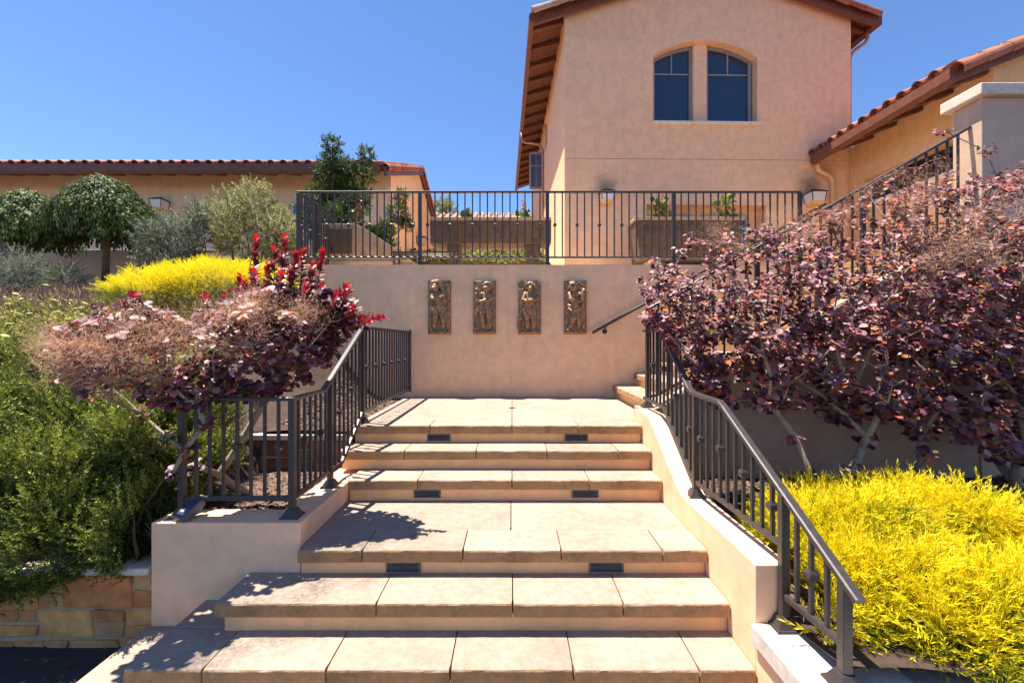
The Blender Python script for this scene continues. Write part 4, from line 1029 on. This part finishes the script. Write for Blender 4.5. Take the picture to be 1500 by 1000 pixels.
# ---- right purple smoke bush
polyR = [(945, 395), (965, 362), (1000, 350), (1050, 352), (1090, 335), (1150, 335), (1200, 305), (1250, 285), (1300, 272), (1345, 266), (1400, 262), (1445, 254), (1500, 238), (1640, 225), (1760, 330), (1780, 560), (1640, 690), (1540, 650), (1480, 672), (1420, 640), (1360, 640), (1300, 600), (1240, 620), (1160, 590), (1100, 600), (1045, 585), (985, 510), (945, 468)]
basesR = [(2.02, 3.9, -1.40), (2.55, 4.1, -1.40), (2.75, 3.85, -1.40), (3.55, 3.95, -1.40), (4.3, 3.9, -1.4)]
exR = [(1165, 640, 3.6), (1190, 700, 3.5), (1175, 585, 3.6), (1285, 575, 3.4), (1300, 590, 3.4), (1250, 690, 3.6), (1270, 640, 3.7), (1345, 545, 3.3), (1360, 665, 3.7), (1320, 600, 3.5), (1380, 590, 3.4), (1470, 640, 3.3), (1485, 655, 3.3), (1460, 665, 3.4), (1440, 620, 3.5), (1120, 520, 3.5), (1225, 560, 3.4), (1240, 545, 3.4),
       (1390, 195, 4.2), (1385, 190, 4.2), (1375, 192, 4.2), (1362, 236, 4.2), (1378, 232, 4.2), (1345, 246, 4.2), (1445, 222, 4.1), (1455, 215, 4.1), (1438, 218, 4.1), (1478, 250, 4.1), (1490, 254, 4.1), (1220, 318, 4.2), (1330, 246, 4.2), (1290, 262, 4.2), (1318, 250, 4.2), (1270, 275, 4.2), (1060, 340, 4.1), (1010, 345, 4.1)]
smoke_bush('large purple-leaved smoke bush spreading over the right railing', 3.85, polyR, 2250, basesR, .62, 13, .049, (3, 4, -1.4), exR, 34,
           [(960, 370), (1200, 320), (1400, 220), (1490, 300), (1480, 420), (1200, 430), (1000, 420)], lambda q: q[1] > 4.5 or (q[0] < 1.30 and q[2] < .1), low=535)
# ---- left smoke bush
polyL = [(105, 505), (112, 478), (150, 450), (200, 440), (240, 462), (300, 452), (340, 440), (370, 425), (430, 420), (480, 425), (515, 445), (530, 470), (510, 482), (480, 520), (450, 552), (400, 575), (330, 580), (310, 590), (270, 592), (215, 578), (130, 572), (118, 545)]
basesL = [(-1.92, 3.62, -1.25), (-1.86, 3.55, -1.25), (-2.05, 3.66, -1.25)]
exL = [(245, 640, 3.0), (270, 660, 3.0), (300, 620, 2.95), (255, 690, 3.05), (285, 680, 3.2), (165, 570, 3.2), (130, 575, 3.2), (205, 605, 3.1)]
shL = [(372, 430, 375, 350, 3.5, 34), (412, 425, 417, 348, 3.5, 38), (440, 430, 443, 366, 3.45, 30), (462, 440, 474, 368, 3.5, 30), (470, 460, 508, 418, 3.4, 28), (505, 472, 562, 464, 3.4, 26), (390, 440, 392, 385, 3.4, 22), (430, 450, 425, 400, 3.4, 26), (455, 455, 470, 420, 3.35, 20), (345, 450, 352, 405, 3.5, 18), (490, 480, 515, 452, 3.3, 18), (305, 460, 300, 432, 3.5, 14), (182, 455, 196, 430, 2.85, 16), (400, 430, 402, 362, 3.45, 28), (428, 440, 432, 372, 3.4, 28), (455, 440, 458, 385, 3.45, 24), (380, 445, 372, 398, 3.35, 22), (410, 450, 412, 402, 3.3, 24), (480, 465, 492, 432, 3.3, 20), (470, 478, 520, 458, 3.3, 22), (360, 455, 358, 415, 3.4, 18), (445, 462, 448, 415, 3.3, 20), (500, 485, 540, 470, 3.35, 18), (325, 462, 330, 428, 3.4, 14), (495, 455, 512, 425, 3.35, 18)]
smoke_bush('smoke bush with red young shoots and pinkish plumes over the left railing', 3.4, polyL, 450, basesL, .50, 12, .055, (-1.95, 3.6, -1.25), exL, 66,
           [(110, 510), (200, 470), (330, 480), (420, 455), (520, 470), (470, 510), (440, 545), (330, 560), (250, 600), (130, 560)], lambda q: q[2] < -.32 and q[0] > -1.6, shL, rtop=1.3, dfun=lambda x: 3.42 - .62 * min(1, max(0, (430 - x) / 220)))

# ---- sprig shrubs
def surf(ells, n, inner=.35, lump=.2, zmin=None, seed=0):
    # points through the outer shell of a union of lumps, with their outward direction and depth below the surface
    C = np.array([c for c, r in ells], float); R = np.array([r for c, r in ells], float)
    pr = R[:, 0]*R[:, 1] + R[:, 1]*R[:, 2] + R[:, 0]*R[:, 2]; pr = pr / pr.sum(); P, Nn, Dp, got = [], [], [], 0
    while got < n:
        m = 4000; e = RNG.choice(len(ells), m, p=pr); d_ = rdir(m); f = 1 - inner * RNG.random(m) ** 1.6
        lm = np.array([1 + lump * noise.noise(Vector(x * 2.3) + Vector((k*7 + seed, seed, 0))) for x, k in zip(d_, e)])
        p = C[e] + R[e] * d_ * (f * lm)[:, None]; ok = np.ones(m, bool)
        for k in range(len(ells)): ok &= (e == k) | (np.sum(((p - C[k]) / R[k])**2, 1) >= .55)
        if zmin is not None:
            zz = np.array([zmin(x[0], x[1]) for x in p]) if callable(zmin) else zmin
            ok &= p[:, 2] >= zz
        P.append(p[ok]); Nn.append(nrmz(d_ / R[e])[ok]); Dp.append(((1 - f) / max(inner, 1e-6))[ok]); got += int(ok.sum())
    return np.concatenate(P)[:n], np.concatenate(Nn)[:n], np.concatenate(Dp)[:n]
def lumpy(ells, k, r0, r1):
    out = []
    while len(out) < k:
        c, r = ells[random.randrange(len(ells))]; d_ = rdir(1)[0]
        if d_[2] < -.5 or d_[1] > .75: continue
        p = np.array(c) + np.array(r) * d_ * random.uniform(.62, .95); s = random.uniform(r0, r1)
        out.append((tuple(p), (s, s * .9, s * random.uniform(.8, 1.25))))
    return out
def shrub(name, label, cat, ells, n, tpls, size, mat, up=.6, inner=.35, lump=.2, zmin=None, jit=.35, rfun=None, lean=(0, 0, 0), stem=M['bark_brown'], loc=None, seed=0, group=None, lumps=None):
    core = ells
    if lumps: ells = lumpy(ells, *lumps)
    c = np.mean([e[0] for e in ells], 0); lo = min(e[0][2] - e[1][2] for e in ells)
    t = thing(name, label, cat, loc or (c[0], c[1], lo), group)
    P, Nn, Dp = surf(ells, n, inner, lump, zmin, seed)
    D = nrmz(Nn + np.array((0, 0, up)) + np.array(lean) + RNG.normal(size=P.shape) * jit)
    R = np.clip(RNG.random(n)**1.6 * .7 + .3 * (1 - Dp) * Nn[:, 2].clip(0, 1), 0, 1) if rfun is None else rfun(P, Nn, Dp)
    kk = RNG.integers(0, len(tpls), n); parts = []
    for q, tp in enumerate(tpls):
        s = kk == q; parts.append(place(tp, P[s] - D[s]*size*.4, D[s], rdir(int(s.sum())) + Nn[s]*.5, size * RNG.uniform(.6, 1.25, int(s.sum())), R[s]))
    foliage(t, 'foliage', parts, mat)
    b = MB()
    for (cc, r) in core:
        for k in range(5):
            e = Vector(cc) + Vector((random.uniform(-.7, .7)*r[0], random.uniform(-.7, .7)*r[1], random.uniform(-.2, .6)*r[2])); a = Vector((cc[0] + random.uniform(-.1, .1), cc[1] + random.uniform(-.1, .1), lo + .02))
            b.tube([a, (a + e)/2 + Vector((random.uniform(-.05, .05), 0, .05)), e], [.014, .009, .004], 5)
    o = b.build('stems', stem, t); o['kind'] = 'stuff'; return t
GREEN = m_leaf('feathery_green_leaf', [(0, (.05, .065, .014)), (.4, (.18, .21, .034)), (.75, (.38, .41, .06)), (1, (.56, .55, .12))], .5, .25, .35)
GOLD = m_leaf('golden_leaf', [(0, (.14, .17, .012)), (.25, (.48, .46, .015)), (.5, (.84, .68, .012)), (1, (.97, .82, .02))], .5, .4, .25)
GREY = m_leaf('grey_green_leaf', [(0, (.10, .115, .07)), (.6, (.27, .29, .18)), (1, (.48, .49, .34))], .6, .2, .3)
OLIVE = m_leaf('pale_olive_leaf', [(0, (.14, .14, .05)), (.5, (.40, .38, .16)), (1, (.68, .62, .34))], .55, .3, .3)
WEEP = m_leaf('weeping_leaf', [(0, (.04, .065, .02)), (.5, (.09, .135, .035)), (.85, (.16, .21, .06)), (1, (.30, .30, .05))], .62, .25, .25)
CONI = m_leaf('dark_conifer_leaf', [(0, (.02, .045, .014)), (.6, (.06, .11, .022)), (1, (.16, .25, .045))], .5, .2, .35)
MEADOW = m_leaf('perennial_leaf', [(0, (.15, .15, .045)), (.5, (.34, .33, .09)), (.8, (.56, .50, .16)), (1, (.78, .68, .24))], .6, .3, .2)
TAN = m_leaf('dry_grass', [(0, (.48, .33, .22)), (.6, (.66, .50, .36)), (1, (.78, .60, .46))], .8, .3, .1)
NEED = [sprig(24, .17, .026, 50, .25*s, .5, k) for k, s in enumerate((1, -1, .4, -.5))]
FINE = [sprig(15, .32, .017, 28, .5*s, .6, 10+k) for k, s in enumerate((1, -1, .5, -.6, .9))]
BROAD = [sprig(11, .34, .06, 55, .2*s, .3, 20+k) for k, s in enumerate((1, -1, .3))]
FAN = [sprig(12, .5, .085, 62, .2*s, .55, 30+k) for k, s in enumerate((1, -1, .4))]
g0 = 'feathery green shrubs spilling over the stone wall'
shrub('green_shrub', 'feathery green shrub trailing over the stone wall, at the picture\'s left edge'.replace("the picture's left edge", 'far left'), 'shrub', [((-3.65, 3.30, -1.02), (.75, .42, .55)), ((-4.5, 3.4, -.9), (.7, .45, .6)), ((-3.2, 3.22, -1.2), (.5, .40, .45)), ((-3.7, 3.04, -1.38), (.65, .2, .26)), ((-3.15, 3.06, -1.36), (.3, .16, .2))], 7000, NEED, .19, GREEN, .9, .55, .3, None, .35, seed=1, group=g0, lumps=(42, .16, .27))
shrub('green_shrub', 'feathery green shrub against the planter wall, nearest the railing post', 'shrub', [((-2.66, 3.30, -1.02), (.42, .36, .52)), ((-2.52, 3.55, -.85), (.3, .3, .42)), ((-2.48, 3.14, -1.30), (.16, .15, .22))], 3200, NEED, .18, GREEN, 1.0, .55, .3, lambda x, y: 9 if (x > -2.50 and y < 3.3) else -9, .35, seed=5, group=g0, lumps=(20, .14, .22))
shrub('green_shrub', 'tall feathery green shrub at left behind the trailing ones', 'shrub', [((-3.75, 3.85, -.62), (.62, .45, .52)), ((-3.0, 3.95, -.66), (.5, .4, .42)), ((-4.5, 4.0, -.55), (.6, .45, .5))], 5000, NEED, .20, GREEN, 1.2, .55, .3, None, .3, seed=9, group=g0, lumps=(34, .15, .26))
def goldR(P, Nn, Dp): return np.clip(.30 + .5*Nn[:, 2].clip(0, 1) + RNG.normal(0, .22, len(P)) - .55*Dp, 0, 1)  # older inner growth greener; lit tuft tops and dark gaps put into the colour
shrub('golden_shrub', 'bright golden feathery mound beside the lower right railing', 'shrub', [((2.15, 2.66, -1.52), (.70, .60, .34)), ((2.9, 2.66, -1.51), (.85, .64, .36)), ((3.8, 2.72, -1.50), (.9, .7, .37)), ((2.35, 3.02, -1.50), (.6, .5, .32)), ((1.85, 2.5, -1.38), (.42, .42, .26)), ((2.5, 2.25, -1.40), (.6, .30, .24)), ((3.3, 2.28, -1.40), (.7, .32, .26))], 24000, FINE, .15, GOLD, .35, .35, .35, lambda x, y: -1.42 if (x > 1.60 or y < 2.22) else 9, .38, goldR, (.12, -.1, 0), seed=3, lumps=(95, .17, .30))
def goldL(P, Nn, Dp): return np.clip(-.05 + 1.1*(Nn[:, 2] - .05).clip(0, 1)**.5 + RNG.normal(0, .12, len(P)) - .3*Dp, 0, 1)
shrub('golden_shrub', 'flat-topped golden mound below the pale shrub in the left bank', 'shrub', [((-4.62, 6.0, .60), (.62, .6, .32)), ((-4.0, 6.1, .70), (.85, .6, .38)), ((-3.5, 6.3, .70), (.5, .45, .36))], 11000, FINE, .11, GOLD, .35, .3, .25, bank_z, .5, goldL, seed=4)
shrub('juniper_shrub', 'grey-green spreading juniper under the weeping tree, far left', 'shrub', [((-8.5, 7.4, 1.05), (.8, .45, .30)), ((-7.55, 7.2, .92), (.5, .4, .22))], 2000, NEED, .17, GREY, .4, .5, .35, None, .4, seed=6, lumps=(18, .2, .34))
shrub('silver_shrub', 'silvery grey shrub between weeping tree and pale olive shrub', 'shrub', [((-5.75, 7.5, 1.70), (.45, .4, .40)), ((-5.25, 7.6, 1.80), (.5, .4, .40)), ((-5.5, 7.4, 1.3), (.5, .4, .45))], 2200, BROAD, .13, GREY, .5, .5, .35, None, .4, seed=7, lumps=(22, .16, .28))
shrub('olive_shrub', 'tall pale olive shrub left of the balcony railing', 'shrub', [((-4.1, 7.25, 1.75), (.62, .45, .62)), ((-3.75, 7.2, 2.15), (.42, .38, .48)), ((-4.35, 7.3, 2.12), (.32, .3, .42)), ((-3.7, 7.2, 1.4), (.5, .4, .55))], 2600, BROAD, .12, OLIVE, .8, .5, .5, None, .4, seed=8, lumps=(30, .14, .28))
# perennials and dry grass on the bank
t = thing('perennial_patch', 'yellow-green flowering perennials on the bank above the green shrubs', 'flowers', (-4.2, 4.9, -.4)); tag(t, kind='stuff')
n = 2600; P = np.stack([RNG.uniform(-8.0, -3.1, n), RNG.uniform(3.9, 6.0, n), np.zeros(n)], 1)
P = P[~((P[:, 0] > -4.95) & (P[:, 1] > 5.0))]; P[:, 2] = [bank_z(a, c) + random.uniform(.0, .26) for a, c in P[:, :2]]
foliage(t, 'leaves', [place(BROAD[k], P[k::3], nrmz(RNG.normal(size=P[k::3].shape)*.4 + np.array((0, 0, 1))), rdir(len(P[k::3])), RNG.uniform(.12, .24, len(P[k::3])), RNG.random(len(P[k::3]))*.85) for k in range(3)], MEADOW)
disc = (np.array([(math.cos(a)*.5, math.sin(a)*.5, 0) for a in np.arange(7)*2*math.pi/7] + [(0, 0, .12)]), np.array([(i, (i+1) % 7, 7) for i in range(7)]))
m = 480; Q = P[:m] + np.array((0, 0, .2)) * RNG.random((m, 1)) + np.array((0, 0, .12))
foliage(t, 'flower_heads', [place(disc, Q, np.tile((1., 0, 0), (m, 1)) + RNG.normal(size=(m, 3))*.3, np.tile((0, 0, 1.), (m, 1)), RNG.uniform(.04, .08, m), RNG.uniform(.8, 1, m))], MEADOW)
t = thing('dry_grass', 'pinkish dry grass in front of the juniper', 'grass', (-6.5, 6.6, .5)); tag(t, kind='stuff')
n = 8000; P = np.stack([RNG.uniform(-8.2, -4.9, n), RNG.uniform(6.1, 7.2, n), np.zeros(n)], 1); P[:, 2] = [bank_z(a, c) for a, c in P[:, :2]]
foliage(t, 'blades', [place(lance(.011, .3), P, nrmz(RNG.normal(size=P.shape)*.3 + np.array((0, 0, 1))), rdir(n), RNG.uniform(.10, .26, n), RNG.random(n))], TAN)

# ---- weeping trees
def weeping(label, c, R, top, skirt, base, nst, trunk_r=.06):
    t = thing('weeping_tree', label, 'tree', (c[0], c[1], base)); cx, cy = c
    MB().tube([(cx, cy, base), (cx + .02, cy, base + (top-base)*.4), (cx - .02, cy, top - .35)], [trunk_r, trunk_r*.85, trunk_r*.7], 10).build('trunk', M['bark_brown'], t, smooth=True)
    P, D, N, R_ = [], [], [], []; b = MB()
    for k in range(nst):
        a = random.uniform(0, 2*math.pi); rr = R * math.sqrt(random.random()) * random.uniform(.85, 1.05); lump = 1 + .18*noise.noise(Vector((math.cos(a)*1.7, math.sin(a)*1.7, cx)))
        rr *= lump; zt = top - (top - skirt) * .55 * (rr/R)**2.2 + random.uniform(-.08, .04); zb = skirt + random.uniform(-.1, .3) + .12*(1 - rr/R)
        pts = []; m = 20
        for i in range(m):
            s = i / (m - 1); r_ = rr * (1 - (1-s)**2.4*.55) if s < .5 else rr*(1 - (.5**2.4)*.55) + (s-.5)*.12*R
            h = zt - max(0, s - .22)**1.25 * (zt - zb) * 1.3
            pts.append(np.array((cx + r_*math.cos(a) + .02*math.sin(7*s + k), cy + r_*math.sin(a)*.85, h)))
        b.tube([Vector((cx, cy, top - .4))] + [Vector(p) for p in pts[::5]], [.014, .008, .005, .003, .002], 4, False)
        for i in range(m):
            for j in range(4):
                P.append(pts[i] + RNG.normal(size=3)*.03); dv = pts[min(i+1, m-1)] - pts[max(0, i-1)]
                D.append(dv/ (np.linalg.norm(dv)+1e-9) + RNG.normal(size=3)*.45 + np.array((0, 0, -.9))); N.append(np.array((math.cos(a), math.sin(a), .8))); R_.append(random.random() * (1.0 if i > 3 else 1.1))
    foliage(t, 'crown', [place(oval(.17, .25), np.array(P), np.array(D), np.array(N), RNG.uniform(.05, .095, len(P)), np.clip(R_, 0, 1))], WEEP)
    o = b.build('branches', M['bark_brown'], t); o['kind'] = 'stuff'
weeping('umbrella-shaped weeping tree with glossy green leaves before the left building', (-7.15, 8.0), 1.02, 2.84, 1.78, .9, 420)
weeping('second weeping tree cut off at far left, lower than the umbrella tree', (-8.6, 8.1), .95, 2.62, 1.72, .9, 320)

# ---- dark conifer on the terrace
t = thing('conifer_tree', 'small dark green conifer with loose tiers behind the balcony bars', 'tree', (-3.3, 8.9, TERR))
cl = [(487, 212, 13), (484, 232, 18), (480, 252, 24), (505, 268, 20), (462, 285, 22), (485, 290, 28), (515, 250, 12), (541, 236, 12), (535, 256, 13), (522, 280, 16), (475, 320, 28), (500, 328, 26), (525, 305, 18), (586, 288, 9), (581, 310, 15), (560, 332, 14), (592, 325, 7), (545, 352, 20), (572, 368, 12), (518, 348, 20), (560, 350, 15), (455, 318, 16), (470, 345, 20), (548, 375, 14)]
parts = []; C = []
for x, y, r in cl:
    q = np.array(V3(x, y, 8.9)); q[1] += random.uniform(-.25, .25); rr = r * .88 * 8.9 / F; m = int(50 + 100 * (r/15)**2); dd = rdir(m); p = q + dd*rr*RNG.uniform(.3, 1.0, (m, 1)); C.append(q)
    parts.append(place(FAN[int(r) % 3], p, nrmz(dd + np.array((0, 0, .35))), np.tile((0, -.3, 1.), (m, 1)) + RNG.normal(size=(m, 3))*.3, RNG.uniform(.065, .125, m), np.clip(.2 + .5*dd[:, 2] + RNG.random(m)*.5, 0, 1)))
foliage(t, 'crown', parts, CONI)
P, par, cnt, idx = grow([(-3.55, 8.9, TERR), (-3.5, 8.9, 1.9), (-3.5, 8.9, 2.8)], np.array(C)); V, T = branches(P, par, cnt, .012, .5, .05)
o = inst('branches', npmesh('branches', V, T, M['bark_brown']), t); o['kind'] = 'stuff'
MB().tube([(-3.55, 8.9, TERR), (-3.5, 8.9, 1.9), (-3.5, 8.9, 2.8), (-3.52, 8.9, 3.7)], [.06, .05, .035, .012], 8).build('trunk', M['bark_brown'], t, smooth=True)

# ---- hedge and tree beyond the terrace
t = thing('clipped_hedge', 'clipped green hedge seen under the long stone trough', 'hedge', (-.8, 13, TERR))
n = 2600; P = np.stack([RNG.uniform(-3.0, 1.5, n), 13 + RNG.uniform(-.35, .35, n), TERR + 1.5*RNG.random(n)**.6], 1)
foliage(t, 'leaves', [place(oval(.35), P, rdir(n) + np.array((0, -.3, .5)), rdir(n) + np.array((0, -.5, .5)), RNG.uniform(.07, .14, n), RNG.random(n))], m_leaf('hedge_leaf', [(0, (.06, .10, .02)), (.6, (.14, .20, .04)), (1, (.28, .32, .08))], .5, .3, .3))
MB().box(-2.9, 1.4, 12.85, 13.15, TERR - .05, TERR + 1.2).build('core', M['bark_brown'], t)
shrub('round_tree', 'rounded green tree top beyond the distant tiled roof', 'tree', [((-3.6, 23, 6.3), (.9, .8, .8)), ((-4.4, 23, 5.9), (.8, .8, .8))], 700, BROAD, .4, MEADOW, .3, .5, .3, None, .5, seed=12, loc=(-3.6, 23, TERR))
# ---- potted flowers
def potplant(label, p, h, wd, flower, seed):
    t = thing('flowering_plant', label, 'plant', p, 'flowering plants in the terrace troughs'); p = np.array(p)
    n = 46; dd = nrmz(RNG.normal(size=(n, 3)) + np.array((0, 0, .9))); q = p + np.stack([RNG.normal(0, wd*.4, n), RNG.normal(0, wd*.3, n), RNG.random(n)*h*.75], 1)
    foliage(t, 'leaves', [place(oval(.3, .3), q, dd, rdir(n) + np.array((0, 0, .6)), RNG.uniform(.09, .17, n), RNG.random(n))], m_leaf('trough_leaf', [(0, (.04, .08, .015)), (.6, (.12, .20, .03)), (1, (.30, .32, .05))], .4, .25, .4))
    MB().tube([tuple(p), tuple(p + np.array((0, 0, h)))], [.012, .005], 6).build('stem', M['bark_brown'], t)
    m = 34; s = RNG.random(m); q = p + np.stack([RNG.normal(0, .035, m), RNG.normal(0, .03, m), h*(.55 + .5*s)], 1)
    foliage(t, 'flowers', [place(oval(.45, .2), q, rdir(m) + np.array((0, 0, .4)), rdir(m), RNG.uniform(.035, .06, m), RNG.random(m))], m_leaf('petal_' + str(seed), flower, .5, .3, .3))
ORANGE = [(0, (.55, .14, .05)), (1, (.75, .30, .15))]; PINK = [(0, (.6, .16, .13)), (1, (.8, .36, .26))]; YEL = [(0, (.5, .35, .05)), (1, (.7, .55, .15))]
potplant('tall pink-spiked plant at the right end of the long trough', (.22, 8.6, 2.1), .55, .22, PINK, 1)
potplant('low orange-flowered plant on the left half of the long trough', (-.82, 8.6, 2.1), .36, .24, ORANGE, 2)
potplant('leafy plant with a thin stem at left in the square-ended trough', (2.7, 8.2, 2.15), .5, .2, PINK, 3)
potplant('bushy yellowish plant at right in the square-ended trough', (3.86, 8.2, 2.15), .55, .2, YEL, 4)
potplant('orange-flowered plant behind the curved stone planter', (-2.85, 8.5, 2.0), .6, .3, ORANGE, 5)
# ---- bark chips and dead leaves on the beds
def chips(name, label, x0, x1, y0, y1, zf, n):
    P = np.stack([RNG.uniform(x0, x1, n), RNG.uniform(y0, y1, n), np.zeros(n)], 1); P[:, 2] = [zf(a, c) + .006 for a, c in P[:, :2]]
    tp = (np.array([(-.5, -.2, 0), (.5, -.25, .04), (.45, .22, 0), (-.4, .2, .06), (0, 0, .22)]), np.array([(0, 1, 4), (1, 2, 4), (2, 3, 4), (3, 0, 4)]))
    v, tt, r = place(tp, P, rdir(n) * np.array((1, 1, .3)), np.tile((0, 0, 1.), (n, 1)) + RNG.normal(size=(n, 3))*.3, RNG.uniform(.02, .06, n), RNG.random(n))
    o = inst(name, npmesh(name, v, tt, M['chip'], r), None); tag(o, label, 'mulch', kind='stuff')
chips('bark_mulch', 'bark mulch in the left planter', -2.2, -1.62, 3.2, 4.25, lambda a, c: -1.225 + .03*noise.noise(Vector((a*4, c*4, 3))), 1500)
chips('bark_mulch', 'bark mulch under the right purple bush', 1.45, 6, 2.1, 4.6, lambda a, c: -1.38 + .04*noise.noise(Vector((a*3, c*3, 5))), 5000)
chips('leaf_litter', 'leaf litter beside the landing railing', -2.3, -1.54, 4.5, 6.55, bank_z, 1500)

# ================================================================== lift everything so the asphalt is at zero height
for o in bpy.data.objects:
    if o.parent is None and o.type in ('MESH', 'EMPTY'): o.matrix_basis = Matrix.Translation((0, 0, H)) @ o.matrix_basis
